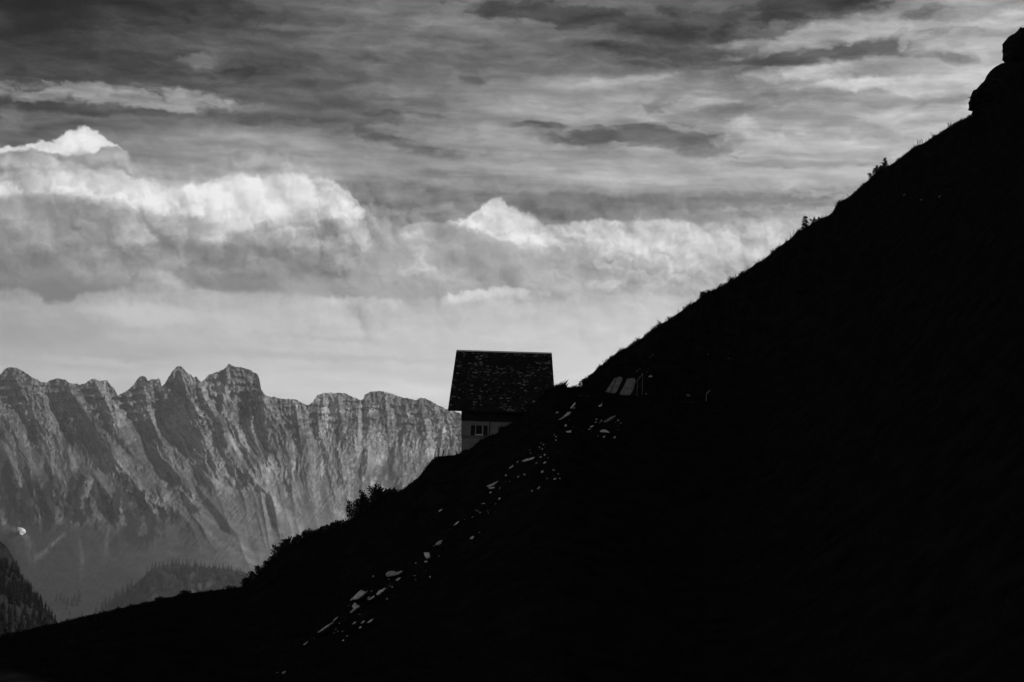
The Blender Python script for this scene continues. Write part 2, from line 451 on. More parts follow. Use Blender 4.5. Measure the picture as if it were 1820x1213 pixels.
# soft veils low down
for (val, x, y, rx, ry, op) in [(148, 30, 575, 130, 26, .5), (156, 60, 600, 110, 18, .5), (170, 190, 625, 160, 14, .5), (176, 330, 575, 70, 18, .5), (206, 260, 560, 90, 18, .5), (182, 560, 634, 220, 6, .55), (190, 800, 612, 160, 10, .4), (176, 560, 600, 110, 5, .4), (222, 730, 695, 70, 10, .6), (220, 790, 705, 40, 10, .5), (168, 215, 638, 60, 6, .5), (206, 150, 642, 120, 6, .3)]:
    VAL = blob(VAL, val, x, y, rx, ry, op, PB, 1.0)
soft = noise(VM('MULTIPLY', PS, (0.7, 2.2, 1)), 1.1, 5, 0.55)
VAL = VAL + relief * smooth(V, 2.8, 3.6, 0.0, 0.22) * smooth(V, 5.6, 4.9, 0.08, 1.0) + (soft - 0.5) * 0.07 + big * 0.13
VAL = M('MULTIPLY_ADD', VAL - 0.45, smooth(V, 3.4, 2.4, 1.0, 1.16), 0.44)

# the deck thins and darkens overhead, as it does towards the top of the photograph
VAL = VAL * smooth(V, -16.0, 0.2, 0.84, 1.0)
VAL = M('MAXIMUM', M('MINIMUM', VAL, 0.97), 0.04)
VAL = VAL * smooth(V, 4.6, 6.2, 1.0, 1.055)
LUM = M('POWER', VAL, 2.2)

sky = wt.nodes.new('ShaderNodeTexSky')
sky.sky_type = 'NISHITA'
sky.sun_disc = False
sky.sun_elevation = SUN_EL
sky.sun_rotation = SUN_AZ
sky.altitude = 1800
srgb = wt.nodes.new('ShaderNodeSeparateColor')
wt.links.new(sky.outputs[0], srgb.inputs[0])
SKYR = S(srgb.outputs[0])                      # black and white film behind a red filter
clear = S.tree.nodes.new('ShaderNodeCombineColor')
for i in range(3):
    setin(clear, i, SKYR)
cloud = S.tree.nodes.new('ShaderNodeCombineColor')
for i in range(3):
    setin(cloud, i, LUM)
bg1 = wt.nodes.new('ShaderNodeBackground')
wt.links.new(clear.outputs[0], bg1.inputs[0]); bg1.inputs[1].default_value = 0.05
bg2 = wt.nodes.new('ShaderNodeBackground')
wt.links.new(cloud.outputs[0], bg2.inputs[0]); bg2.inputs[1].default_value = 1.0
mx = wt.nodes.new('ShaderNodeMixShader')
mx.inputs[0].default_value = 0.95
wt.links.new(bg1.outputs[0], mx.inputs[1]); wt.links.new(bg2.outputs[0], mx.inputs[2])
wo = wt.nodes.new('ShaderNodeOutputWorld')
wt.links.new(mx.outputs[0], wo.inputs['Surface'])
# ------------------------------------------------------------------ helpers
rng = np.random.default_rng(7)
random.seed(7)


def _hash(ix, iy, seed):
    h = (ix * 374761393 + iy * 668265263 + seed * 1442695041) & 0xFFFFFFFF
    h = ((h ^ (h >> 13)) * 1274126177) & 0xFFFFFFFF
    return ((h ^ (h >> 16)) & 0xFFFFFFFF)


def perlin(x, y, seed=0):
    x = np.asarray(x, float); y = np.asarray(y, float)
    x, y = np.broadcast_arrays(x, y)
    ix = np.floor(x).astype(np.int64); iy = np.floor(y).astype(np.int64)
    fx = x - ix; fy = y - iy
    def g(a, b, dx_, dy_):
        an = _hash(a, b, seed) / 4294967296.0 * 2 * np.pi
        return np.cos(an) * dx_ + np.sin(an) * dy_
    u = fx * fx * fx * (fx * (fx * 6 - 15) + 10); v = fy * fy * fy * (fy * (fy * 6 - 15) + 10)
    n00 = g(ix, iy, fx, fy); n10 = g(ix + 1, iy, fx - 1, fy)
    n01 = g(ix, iy + 1, fx, fy - 1); n11 = g(ix + 1, iy + 1, fx - 1, fy - 1)
    return ((n00 * (1 - u) + n10 * u) * (1 - v) + (n01 * (1 - u) + n11 * u) * v) * 1.5


def fbm(x, y, octv=5, gain=0.5, seed=0):
    s, a = 0.0, 1.0
    for o in range(octv):
        s = s + a * perlin(x * 2 ** o, y * 2 ** o, seed + o * 17)
        a *= gain
    return s


def ridged(x, y, octv=4, gain=0.5, seed=0):
    s, a, n = 0.0, 1.0, 0.0
    for o in range(octv):
        s = s + a * (1 - 2.2 * np.abs(perlin(x * 2 ** o, y * 2 ** o, seed + o * 31)))
        n += a; a *= gain
    return s / n


def sstep(x, a, b):
    t = np.clip((x - a) / (b - a), 0, 1)
    return t * t * (3 - 2 * t)


def mesh_object(name, verts, faces, mat, parent=None, smooth_shade=False, attrs=None, fattrs=None):
    me = bpy.data.meshes.new(name)
    if isinstance(verts, np.ndarray):
        nv = len(verts)
        faces = np.asarray(faces)
        k = faces.shape[1]
        me.vertices.add(nv); me.vertices.foreach_set('co', verts.astype(np.float32).ravel())
        me.loops.add(faces.size); me.loops.foreach_set('vertex_index', faces.astype(np.int32).ravel())
        me.polygons.add(len(faces))
        me.polygons.foreach_set('loop_start', np.arange(0, faces.size, k, dtype=np.int32))
        me.update(calc_edges=True)
    else:
        me.from_pydata([tuple(v) for v in verts], [], [tuple(f) for f in faces])
        me.update()
    for n, a in (attrs or {}).items():
        at_ = me.attributes.new(n, 'FLOAT', 'POINT'); at_.data.foreach_set('value', np.asarray(a, np.float32).ravel())
    for n, a in (fattrs or {}).items():
        at_ = me.attributes.new(n, 'FLOAT', 'FACE'); at_.data.foreach_set('value', np.asarray(a, np.float32).ravel())
    if smooth_shade:
        me.polygons.foreach_set('use_smooth', np.ones(len(me.polygons), bool))
    me.validate()
    if mat: me.materials.append(mat)
    o = bpy.data.objects.new(name, me)
    C.objects.link(o)
    if parent: o.parent = parent
    return o


def grid_faces(nr, nc):
    i = np.arange(nr - 1)[:, None] * nc + np.arange(nc - 1)[None, :]
    return np.stack([i, i + 1, i + nc + 1, i + nc], -1).reshape(-1, 4)


def tag(o, label=None, cat=None, group=None, kind=None):
    if label: o['label'] = label
    if cat: o['category'] = cat
    if group: o['group'] = group
    if kind: o['kind'] = kind
    return o


def empty(name, loc, rz=0.0):
    o = bpy.data.objects.new(name, None)
    C.objects.link(o)
    o.empty_display_size = 0.3
    o.location = loc
    o.rotation_euler = (0, 0, rz)
    return o


def mat(name, value, rough=0.9, vary=0.35, scale=3.0, bump=0.0, attr=None, spec=0.2, detail=6, stretch=(1, 1, 1), bscale=None):
    """grey procedural surface: base reflectance, grain of its own, optional per-vertex reflectance"""
    m = bpy.data.materials.new(name)
    m.use_nodes = True
    t = m.node_tree
    S.tree = t
    b = t.nodes['Principled BSDF']
    tcn = t.nodes.new('ShaderNodeTexCoord')
    n = t.nodes.new('ShaderNodeTexNoise')
    n.inputs['Scale'].default_value = scale
    n.inputs['Detail'].default_value = detail
    n.inputs['Roughness'].default_value = 0.6
    vec = VM('MULTIPLY', S(tcn.outputs['Object']), stretch)
    t.links.new(vec.s, n.inputs['Vector'])
    f = lin(S(n.outputs[0]), 0.3, 0.7, 1 - vary, 1 + vary)
    if attr:
        a = t.nodes.new('ShaderNodeAttribute'); a.attribute_name = attr
        val = S(a.outputs['Fac']) * f
    else:
        val = M('MULTIPLY', f, value)
    cc = t.nodes.new('ShaderNodeCombineColor')
    for i in range(3): setin(cc, i, val)
    t.links.new(cc.outputs[0], b.inputs['Base Color'])
    b.inputs['Roughness'].default_value = rough
    b.inputs['Specular IOR Level'].default_value = spec
    if bump:
        n2_ = t.nodes.new('ShaderNodeTexNoise')
        n2_.inputs['Scale'].default_value = bscale or scale * 2.5
        n2_.inputs['Detail'].default_value = 6
        t.links.new(vec.s, n2_.inputs['Vector'])
        bp = t.nodes.new('ShaderNodeBump')
        bp.inputs['Strength'].default_value = 0.8
        bp.inputs['Distance'].default_value = bump
        t.links.new(n2_.outputs[0], bp.inputs['Height'])
        t.links.new(bp.outputs[0], b.inputs['Normal'])
    return m


def box_v(x0, x1, y0, y1, z0, z1):
    return [(x0, y0, z0), (x1, y0, z0), (x1, y1, z0), (x0, y1, z0), (x0, y0, z1), (x1, y0, z1), (x1, y1, z1), (x0, y1, z1)]


BOX_F = [(0, 3, 2, 1), (4, 5, 6, 7), (0, 1, 5, 4), (1, 2, 6, 5), (2, 3, 7, 6), (3, 0, 4, 7)]


def box(name, m, parent, x0, x1, y0, y1, z0, z1, bevel=0.0):
    o = mesh_object(name, box_v(x0, x1, y0, y1, z0, z1), BOX_F, m, parent)
    if bevel:
        bm = bmesh.new(); bm.from_mesh(o.data)
        bmesh.ops.bevel(bm, geom=bm.edges[:], offset=bevel, segments=1, affect='EDGES')
        bm.to_mesh(o.data); bm.free()
    return o


MAT = {}
# ------------------------------------------------------------------ the hillside in the foreground
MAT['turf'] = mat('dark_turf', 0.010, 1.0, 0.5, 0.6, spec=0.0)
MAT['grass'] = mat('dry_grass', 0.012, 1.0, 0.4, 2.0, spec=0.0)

P1 = [(-500, 1240, 92), (-150, 1163, 104), (0, 1132, 112), (100, 1109, 117), (200, 1085, 122), (260, 1072, 126), (330, 1057, 131), (400, 1048, 136), (430, 1045, 139),
      (450, 1030, 141), (470, 1014, 143), (500, 986, 146), (540, 962, 149), (580, 949, 152), (615, 938, 154), (650, 914, 157), (690, 886, 160), (720, 868, 162), (745, 848, 165), (762, 826, 166),
      (775, 813, 167), (792, 810, 167.5), (818, 808, 168), (835, 799.5, 168), (847, 791, 168), (862, 781, 168), (880, 774, 168), (905, 757, 168), (930, 738, 168), (955, 714, 168.5), (975, 698, 169), (990, 692, 169.5),
      (1010, 692, 170), (1030, 696, 171), (1060, 701, 173), (1120, 706, 175), (1260, 718, 180), (1320, 716, 179), (1400, 672, 176), (1500, 590, 172), (1650, 425, 167), (1820, 220, 161), (2100, -20, 141), (2400, -230, 125), (3000, -650, 103), (4200, -1400, 83), (6000, -2600, 66)]  # right-hand tail is raised out of view to keep sun off the slope
P2 = [(600, 1100, 190), (800, 960, 188), (900, 880, 187), (985, 780, 188), (1018, 716, 190), (1032, 693, 192), (1045, 673, 194), (1060, 657, 196), (1080, 640, 199), (1105, 625, 203), (1130, 608, 207), (1165, 583, 212), (1190, 570, 216), (1230, 541, 222),
      (1250, 527, 225), (1270, 515, 228), (1300, 497, 232), (1350, 465, 239), (1385, 440, 244), (1420, 413, 249), (1440, 402, 252), (1455, 391, 254), (1480, 376, 257), (1490, 361, 258), (1510, 350, 261), (1550, 314, 266),
      (1575, 298, 269), (1590, 287, 271), (1620, 266, 275), (1650, 249, 279), (1680, 231, 283), (1700, 219, 286), (1736, 205, 290), (1780, 178, 295), (1830, 150, 300), (2000, 35, 312), (2400, -260, 330), (3000, -700, 340), (4200, -1500, 345), (6000, -2800, 350)]  # tail out of frame likewise built up as an added sun block


def crest_arrays(P, rough=0.0, seed=0):
    if rough:                                   # small knobs and dips between the surveyed points
        xs = np.array([p[0] for p in P], float)
        fine = np.unique(np.concatenate([xs, np.arange(-100, 1900, 5.0)]))
        ys = np.interp(fine, xs, [p[1] for p in P]) + rough * fbm(fine / 34.0, fine * 0 + .5, 4, .6, seed) * (fine > xs[0]) * (fine < 1900)
        P = list(zip(fine, ys, np.interp(fine, xs, [p[2] for p in P])))
    w = [at(x, y, d) for x, y, d in P]
    a = np.array([p.x / p.y for p in w]); e = np.array([p.z / p.y for p in w]); d = np.array([p.y for p in w])
    return a, e, d


A1, E1, D1 = crest_arrays(P1)
A2, E2, D2 = crest_arrays(P2, 3.0, 90)
HA = [at(985, 780, 188).x / 188, at(1032, 693, 192).x / 192]
Y0, EN, KP = 11.0, -0.34, 1.6


_fa = np.linspace(A1[0] - .05, 1.7, 4000)
_ker = np.exp(-0.5 * (np.arange(-90, 91) / 34.0) ** 2); _ker /= _ker.sum()
_fe = np.interp(_fa, A1, E1); _fe_b = np.convolve(np.pad(_fe, 90, mode='edge'), _ker, 'valid')


def ground_z(a, Y):
    """height of the ground along the bearing a = X / Y at distance Y (arrays)"""
    e1 = np.interp(a, A1, E1); d1 = np.interp(a, A1, D1)
    e2 = np.interp(a, A2, E2); d2 = np.interp(a, A2, D2)
    s = np.clip((Y - Y0) / (d1 - Y0), 0, 1)
    wv = sstep(s, 0.5, 0.96)
    eb = np.interp(a, _fa, _fe_b) * (1 - wv) + e1 * wv           # steps in the crest die out down the slope
    z = Y * (eb - (eb - EN) * (1 - s) ** KP)
    # behind the first crest: a terrace that falls a little (the hut stands on it), then away
    zc = d1 * e1
    back = np.clip(Y - d1, 0, None)
    hutness = sstep(a, A1[20], A1[22]) * (1 - sstep(a, A1[30], A1[32]))
    floor = 168 * (HORIZON - 812) / FX
    drop = np.minimum(0.9 * back, 60 + 0.2 * back) * (1 - sstep(a, A1[32], A1[34]))
    zb = np.where(hutness > 0, np.maximum(zc - drop, np.minimum(zc, floor - 0.5 - 0.9 * np.clip(back - 22, 0, 400)) * hutness + (1 - hutness) * (zc - drop)), zc - drop)
    # the upper hill
    b = d1 + 6
    s2 = np.clip((Y - b) / np.maximum(d2 - b, 1.0), 0, 1)
    e_t = zc / np.maximum(d1 + 6, 1)
    z2 = Y * (e_t + (e2 - e_t) * (1 - (1 - s2) ** 1.35))
    z2 = np.where(Y > d2, d2 * e2 - 0.75 * (Y - d2), z2)
    hill = sstep(a, HA[0], HA[1])
    zz = np.where(Y <= d1, z, np.where(hill > 0.999, z2, np.maximum(zb, z2 * hill + (1 - hill) * (zb - 5))))
    return zz


def bumps(x, y, Y, d1):
    n = fbm(x / 9.0, y / 9.0, 5, 0.5, 5) * 0.42
    return n * sstep(Y, 12, 40)


cols = np.concatenate([np.linspace(-0.5, -0.325, 30)[:-1], np.linspace(-0.325, 0.335, 1000), np.linspace(0.335, 1.6, 90)[1:]])
NR1, NR2 = 130, 110
rows_s = np.concatenate([1 - (1 - np.linspace(0, 1, NR1)) ** 1.25])
aa = cols[None, :]
d1c = np.interp(cols, A1, D1)[None, :]
Ynear = Y0 + (d1c - Y0) * rows_s[:, None]
d2c = np.interp(cols, A2, D2)[None, :]
far_end = d2c + 90
tt = (np.linspace(0, 1, NR2 + 1)[1:])[:, None]
Yfar = d1c + (d2c - d1c + 0.01) * np.clip(tt / 0.8, 0, 1) + 90 * np.clip((tt - 0.8) / 0.2, 0, 1)
YY = np.vstack([Ynear, Yfar])
AAf = np.broadcast_to(aa, YY.shape)
ZZ = ground_z(AAf, YY)
XX = AAf * YY
lump = bumps(XX, YY, YY, d1c)
# no lump may stand above the crest it belongs to
near_crest = np.vstack([np.clip((d1c - Ynear) / 14, 0.12, 1), np.clip(np.minimum(np.abs(Yfar - d1c), np.abs(Yfar - d2c)) / 14, 0.12, 1)])
ZZ = ZZ + lump * near_crest * 0.9
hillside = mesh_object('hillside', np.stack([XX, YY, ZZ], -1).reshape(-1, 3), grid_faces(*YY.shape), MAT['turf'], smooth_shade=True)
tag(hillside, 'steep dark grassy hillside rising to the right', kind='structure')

# ground behind the viewer and the valley floor beyond, one broad sheet well below the slopes
gx = np.concatenate([np.linspace(-30000, -3000, 12), np.linspace(-2500, 2500, 21), np.linspace(3000, 30000, 12)])
gy = np.concatenate([np.linspace(-30000, -600, 10), np.linspace(-300, 9000, 40), np.linspace(10000, 40000, 12)])
GXX, GYY = np.meshgrid(gx, gy)
GZZ = -640 + 40 * fbm(GXX / 2500, GYY / 2500, 3, .5, 3)
MAT['valley'] = mat('valley_meadow', 0.05, 1.0, 0.3, 0.004, spec=0.0)
vf = mesh_object('valley_floor', np.stack([GXX, GYY, GZZ], -1).reshape(-1, 3), grid_faces(*GXX.shape), MAT['valley'], smooth_shade=True)
tag(vf, 'valley floor far below the hillside', kind='structure')


def on_hill(px, py):
    """point of the near slope that the sight line through a photo pixel meets"""
    x, y, z = ray(px, py)
    a, e = x / y, z / y
    Ys = np.linspace(20, float(np.interp(a, A1, D1)), 1500)
    es = ground_z(np.full_like(Ys, a), Ys) / Ys
    i = int(np.searchsorted(es, e))
    i = min(max(i, 0), len(Ys) - 1)
    return Vector((a * Ys[i], Ys[i], e * Ys[i]))


def on_upper(px, py):
    x, y, z = ray(px, py)
    a, e = x / y, z / y
    Ys = np.linspace(float(np.interp(a, A1, D1)) + 6, float(np.interp(a, A2, D2)), 1500)
    es = ground_z(np.full_like(Ys, a), Ys) / Ys
    i = min(max(int(np.searchsorted(es, e)), 0), len(Ys) - 1)
    return Vector((a * Ys[i], Ys[i], e * Ys[i]))
# ------------------------------------------------------------------ the limestone range across the valley
CREST = [(-260, 700), (-200, 690), (-140, 700), (-80, 672), (-40, 680), (0, 666), (8, 657), (18, 653), (30, 654), (45, 663), (60, 672), (75, 680), (83, 680), (92, 675), (105, 673), (117, 676), (125, 682), (133, 682), (140, 684), (150, 683), (157, 677), (165, 673), (172, 675), (178, 678), (190, 676), (197, 686), (203, 690), (209, 703),
         (220, 698), (232, 690), (240, 680), (247, 671), (253, 669), (259, 671), (263, 677), (270, 674), (276, 675), (281, 673), (285, 677), (287, 687), (293, 682), (299, 672), (305, 662), (312, 654), (318, 650), (324, 653), (330, 660), (336, 665), (341, 668), (343, 671), (349, 670), (355, 676), (358, 679), (364, 674), (370, 667), (380, 663), (390, 660), (398, 656), (403, 653), (405, 648), (408, 647), (412, 650),
         (420, 652), (430, 654), (440, 656), (450, 661), (458, 666), (461, 674), (464, 693), (470, 701), (480, 706), (487, 706), (500, 709), (515, 710), (527, 710), (535, 715), (541, 719), (550, 719), (556, 716), (559, 709), (565, 702), (575, 699), (585, 698), (595, 699), (602, 698), (612, 699), (622, 704), (632, 708), (640, 711), (646, 711), (648, 703), (655, 698), (662, 696), (674, 695), (684, 697), (695, 699), (705, 703), (716, 707), (728, 709), (740, 711),
         (746, 708), (755, 708), (766, 713), (774, 718), (783, 723), (793, 727), (802, 730), (815, 733), (830, 742), (850, 752), (900, 770), (1000, 800), (1100, 830), (1200, 860), (1300, 900)]
cx_ = np.array([c[0] for c in CREST], float); cy_ = np.array([c[1] for c in CREST], float)
MW, MH = 900, 430
mu = np.concatenate([np.linspace(-260, 0, 90)[:-1], np.linspace(0, 850, 740), np.linspace(850, 1300, 71)[1:]])
MW = len(mu)
crest = np.interp(mu, cx_, cy_) + 1.1 * fbm(mu / 5.0, mu * 0 + 3.3, 3, .6, 9)
tm = np.linspace(0, 1, MH) ** 1.15
bottom = 1210.0
PX = np.broadcast_to(mu[None, :], (MH, MW)).copy()
PY = crest[None, :] + (bottom - crest[None, :]) * tm[:, None]
_ck = np.exp(-0.5 * (np.arange(-60, 61) / 22.0) ** 2); _ck /= _ck.sum()
DEP = np.maximum(PY - np.convolve(np.pad(crest, 60, mode='edge'), _ck, 'valid')[None, :], 0)      # depth below the smoothed crest line
# fall lines run down to the right on the left half, straighter further right
lean = 0.25 + 0.25 * sstep(PX, 40, 380) - 0.5 * sstep(PX, 420, 680)
UF = PX - lean * DEP + 16 * fbm(PX / 190, PY / 260, 2, .5, 44)      # buttresses of uneven width and course
wx = 3.5 * fbm(PX / 40, PY / 60, 4, .6, 40)
# general lie of the face
_py = np.arange(600, 1260, 1.0)
_k = np.interp(_py, [640, 720, 800, 880, 940, 1000, 1100, 1210], [1.2, 1.8, 2.6, 3.2, 4.6, 7.0, 11.0, 14.0])
MY = 9300 - np.interp(PY, _py, np.cumsum(_k))
MY = MY + 500 * sstep(PX, 380, 900)                       # the right part stands further back
left_spur = np.exp(-((PX - 60) / 150) ** 2) * sstep(PY, 760, 930) * 260
MY -= left_spur
amp = sstep(DEP, 2, 70) * (1 - 0.75 * sstep(PY, 930, 1040))
yb_ = np.interp(PX, [-100, 0, 120, 250, 330, 420, 520, 620, 800], [925, 930, 935, 935, 900, 862, 872, 900, 920])
rough = 1 - sstep(PY + 16 * fbm(PX / 28, PY / 28, 3, .5, 41), yb_ - 45, yb_ + 15)      # cliffs above, smooth slopes below
cliff = 1 - sstep(DEP + 30 * fbm(PX / 30, PY / 30, 3, .5, 42), 45, 130)
rock_side = 1 - 0.66 * sstep(PX, 470, 600)
MY -= rock_side * amp * (.45 + .55 * sstep(fbm(PX / 120, PY / 160, 2, .5, 45), -.4, .5)) * 88 * ridged((UF + wx) / 95, PY / 420, 2, .45, 1)
MY -= rock_side * (0.25 + 0.75 * amp) * (.1 + .9 * rough) * 44 * ridged((UF + wx * 2.4) / 34, PY / 110, 4, .55, 2) * (1 - 0.8 * sstep(PY, 940, 1040))
MY -= 19 * ridged((0.6 * UF + 0.4 * PX + wx) / 14, PY / 30, 4, .6, 3) * (.4 + .6 * cliff) * (.06 + .94 * rough)
MY -= 4 * ridged((PX + .75 * PY + wx) / 9, PY / 90, 3, .6, 33) * (1 - cliff)
MY -= 8 * fbm(PX / 6, PY / 6, 4, .65, 4) * (.3 + .7 * cliff) * (.2 + .8 * rough)
# ledges of the bedding near the top
MY -= 14 * np.sin((PY + 0.10 * PX + 4 * fbm(PX / 40, PY / 40, 2, .5, 6)) / 2.6) * sstep(DEP, 4, 14) * (1 - sstep(DEP, 40, 90))


def rib(pts, w, h, sharp=1.0, one_side=0.0):
    """a buttress (h > 0) or gully (h < 0) along a line on the face"""
    global MY
    best = np.full(PX.shape, 1e9); par = np.zeros(PX.shape)
    n = len(pts) - 1
    for q in range(n):
        (x0, y0), (x1, y1) = pts[q], pts[q + 1]
        ddx, ddy = x1 - x0, y1 - y0
        L2 = ddx * ddx + ddy * ddy
        t = np.clip(((PX - x0) * ddx + (PY - y0) * ddy) / L2, 0, 1)
        ex, ey = PX - (x0 + t * ddx), PY - (y0 + t * ddy)
        dd = np.hypot(ex + wx * 0.35, ey)
        m = dd < best
        best = np.where(m, dd, best); par = np.where(m, (q + t) / n, par)
    ww = w * (0.6 + 0.8 * par)
    prof = np.clip(1 - best / ww, 0, 1) ** sharp
    end = sstep(par, -0.01, 0.15) * (1 - 0.7 * sstep(par, 0.75, 1.0))
    MY -= h * (0.85 if w > 9 else 1.0) * (.3 + .7 * rough) * prof * end
    return prof * end


scree = np.zeros(PX.shape)
r_ = rib([(342, 672), (372, 715), (400, 765), (424, 812), (452, 852), (492, 896), (548, 965)], 26, 120); scree += 0.9 * rib([(395, 752), (412, 785), (440, 838), (476, 880), (528, 950)], 7, 14)
rib([(358, 685), (382, 720), (408, 765), (432, 815), (462, 858)], 13, -85)
rib([(430, 690), (428, 740), (440, 790), (452, 830)], 20, -70)
rib([(318, 652), (330, 690), (345, 740), (372, 800), (410, 860), (440, 905)], 30, 70)
rib([(318, 658), (312, 690), (302, 720)], 10, -35)
rib([(252, 670), (262, 720), (280, 780), (320, 850), (360, 915)], 24, 70)
rib([(212, 704), (232, 745), (262, 800), (300, 860)], 16, -70)
rib([(110, 676), (140, 715), (170, 760), (205, 815), (250, 872), (300, 925)], 20, 95); scree += 0.6 * rib([(150, 735), (180, 785), (215, 830), (262, 885)], 4, 8)
rib([(165, 673), (190, 720), (225, 790), (258, 845)], 18, 60)
rib([(85, 700), (100, 735), (118, 775), (130, 790)], 16, -95)
rib([(60, 745), (56, 770), (58, 785)], 13, -60)
rib([(20, 655), (40, 700), (70, 750), (95, 800)], 22, 60)
rib([(160, 832), (140, 868), (120, 912), (108, 940)], 24, 110); rib([(160, 832), (185, 868), (212, 905), (235, 940)], 22, 90)
rib([(88, 820), (96, 850), (104, 890)], 12, 60); rib([(0, 780), (22, 830), (38, 880), (45, 930)], 14, 70)
rib([(405, 650), (400, 700), (392, 745)], 9, 40); rib([(460, 672), (472, 720), (490, 780), (505, 840)], 18, 60)
rib([(525, 712), (530, 760), (540, 800), (548, 850)], 13, 45); rib([(552, 720), (556, 770), (575, 830), (590, 890)], 14, -50)
for (xa, ya, xb, yb, w_, h_) in [(600, 702, 606, 790, 11, 34), (630, 712, 640, 800, 10, 28), (585, 700, 580, 770, 9, -28), (645, 712, 640, 800, 9, -45), (682, 700, 690, 780, 12, 30), (655, 790, 645, 860, 12, 40), (720, 712, 728, 790, 10, 24), (745, 712, 760, 800, 9, 26), (700, 720, 705, 790, 8, -22), (770, 720, 790, 800, 9, 20), (600, 790, 612, 880, 14, 34), (690, 790, 680, 850, 13, -34)]:
    rib([(xa, ya), ((xa + xb) / 2 + 3, (ya + yb) / 2), (xb, yb)], w_, h_)
# fans of scree below the gullies
for pts, w_, s_ in [([(470, 870), (520, 925), (570, 985)], 10, .55), ([(330, 905), (390, 965), (470, 1012)], 7, .5), ([(350, 905), (420, 965), (490, 1012)], 6, .45), ([(120, 945), (90, 970), (58, 1000)], 6, .7), ([(140, 950), (146, 985), (146, 1030)], 5, .35), ([(600, 860), (606, 900), (600, 930)], 14, .5), ([(555, 875), (562, 900), (560, 925)], 8, .4), ([(195, 930), (190, 960), (186, 985)], 5, .4), ([(30, 840), (45, 880), (52, 905)], 6, .5), ([(38, 760), (52, 800), (66, 850)], 6, .5), ([(82, 790), (96, 830), (118, 860)], 8, .4), ([(110, 770), (80, 760), (70, 800)], 6, .4), ([(0, 925), (20, 940), (45, 950)], 8, .5), ([(40, 945), (52, 965), (62, 1000)], 10, .35), ([(500, 930), (560, 990), (600, 1030)], 12, .4)]:
    scree += s_ * rib(pts, w_, 4)

rx_, ry_, rz_ = ray(PX, PY)
kk = MY / ry_
MXw, MZw = rx_ * kk, rz_ * kk
mv = np.stack([MXw, MY, MZw], -1)
# reflectance: bare limestone, grassy ledges, scree, dwarf-pine and wood low on the left
du = np.gradient(mv, axis=1); dv = np.gradient(mv, axis=0)
nn = np.cross(dv, du); nn /= np.linalg.norm(nn, axis=-1, keepdims=True) + 1e-9
nn *= np.sign(nn[..., 2:3] + 1e-9)
steep = 1 - np.abs(nn[..., 2])
patch = fbm((UF + wx) / 40, PY / 90, 5, .6, 21)
grassy = sstep(0.62 - steep + 0.5 * patch, 0.0, 0.5)
alb = np.interp(PX, [0, 250, 450, 700], [.18, .21, .24, .24]) * (1 - 0.45 * grassy)  # paler to the right, the thicker haze there put into the rock colour
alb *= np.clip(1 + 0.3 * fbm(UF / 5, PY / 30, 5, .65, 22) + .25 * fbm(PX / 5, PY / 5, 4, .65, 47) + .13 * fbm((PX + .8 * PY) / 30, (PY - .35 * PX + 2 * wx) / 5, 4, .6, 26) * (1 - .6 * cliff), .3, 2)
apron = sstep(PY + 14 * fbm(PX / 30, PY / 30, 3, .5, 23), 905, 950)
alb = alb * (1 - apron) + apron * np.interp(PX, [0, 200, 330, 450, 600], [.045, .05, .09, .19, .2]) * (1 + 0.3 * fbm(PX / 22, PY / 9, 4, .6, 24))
pale = sstep(fbm((UF + wx) / 22, PY / 34, 4, .6, 25), 0.35, 0.75) * (1 - apron) * (0.35 + 0.65 * sstep(PX, 420, 600))
alb = alb * (1 + 0.8 * pale)
alb = alb + np.clip(scree * (.7 + .6 * fbm(PX / 6, PY / 14, 3, .6, 46)), 0, 1) * 0.22
wood_m = (sstep(PY, 820, 880) * (1 - sstep(PY + 12 * fbm(PX / 18, PY / 18, 3, .6, 27), 925, 955)) * (1 - sstep(PX, 250, 400)))
wood_m += sstep(PY, 880, 900) * (1 - sstep(PY, 960, 985)) * np.exp(-((PX - 240) / 70) ** 2)
wood = sstep(fbm((PX) / 22, PY / 55, 4, .65, 28) + 0.35 * sstep(120 - PX, -60, 120) - 0.05, 0.0, 0.3) * np.clip(wood_m, 0, 1)
alb = alb * (1 - wood) + 0.022 * wood
for pts, w_ in [([(8, 815), (18, 870), (28, 932)], 17), ([(52, 850), (44, 890), (40, 935)], 15), ([(94, 838), (88, 885), (84, 935)], 11), ([(152, 842), (136, 880), (116, 936)], 17), ([(204, 838), (222, 880), (236, 945)], 13),
                ([(232, 862), (258, 905), (280, 950)], 14), ([(256, 890), (238, 930), (226, 962)], 15), ([(318, 872), (336, 900), (350, 915)], 11), ([(296, 838), (306, 870)], 9), ([(168, 848), (190, 900), (204, 935)], 7), ([(60, 752), (57, 775), (62, 790)], 14), ([(118, 728), (110, 760), (132, 795)], 8), ([(430, 690), (446, 720), (432, 745)], 16), ([(0, 960), (14, 985), (30, 1020)], 22)]:
    mk = rib(pts, w_, 0.0)
    tr = sstep(mk * 1.7 + 0.7 * fbm(PX / 9, PY / 12, 4, .65, 31), 0.35, 0.75) * sstep(mk, 0.0, 0.12)
    alb = alb * (1 - .86 * tr) + .86 * tr * 0.02
speck = sstep(fbm(PX / 8, PY / 11, 4, .65, 35), 0.5, 0.85) * sstep(PX, 520, 640) * rough
alb = alb * (1 + .9 * speck)
tr_n = sstep(fbm(PX / 7, PY / 5, 3, .6, 29), 0.45, 0.7) * sstep(PY, 985, 1010) * (1 - sstep(PX, 180, 330))
alb = alb * (1 - 0.6 * tr_n)
blotch = fbm((UF + 2 * wx) / 55, PY / 75, 5, .6, 43)
alb *= 1 + 0.55 * np.clip(blotch, -1, 1) * rough
alb = np.clip(alb, 0.015, 0.5)
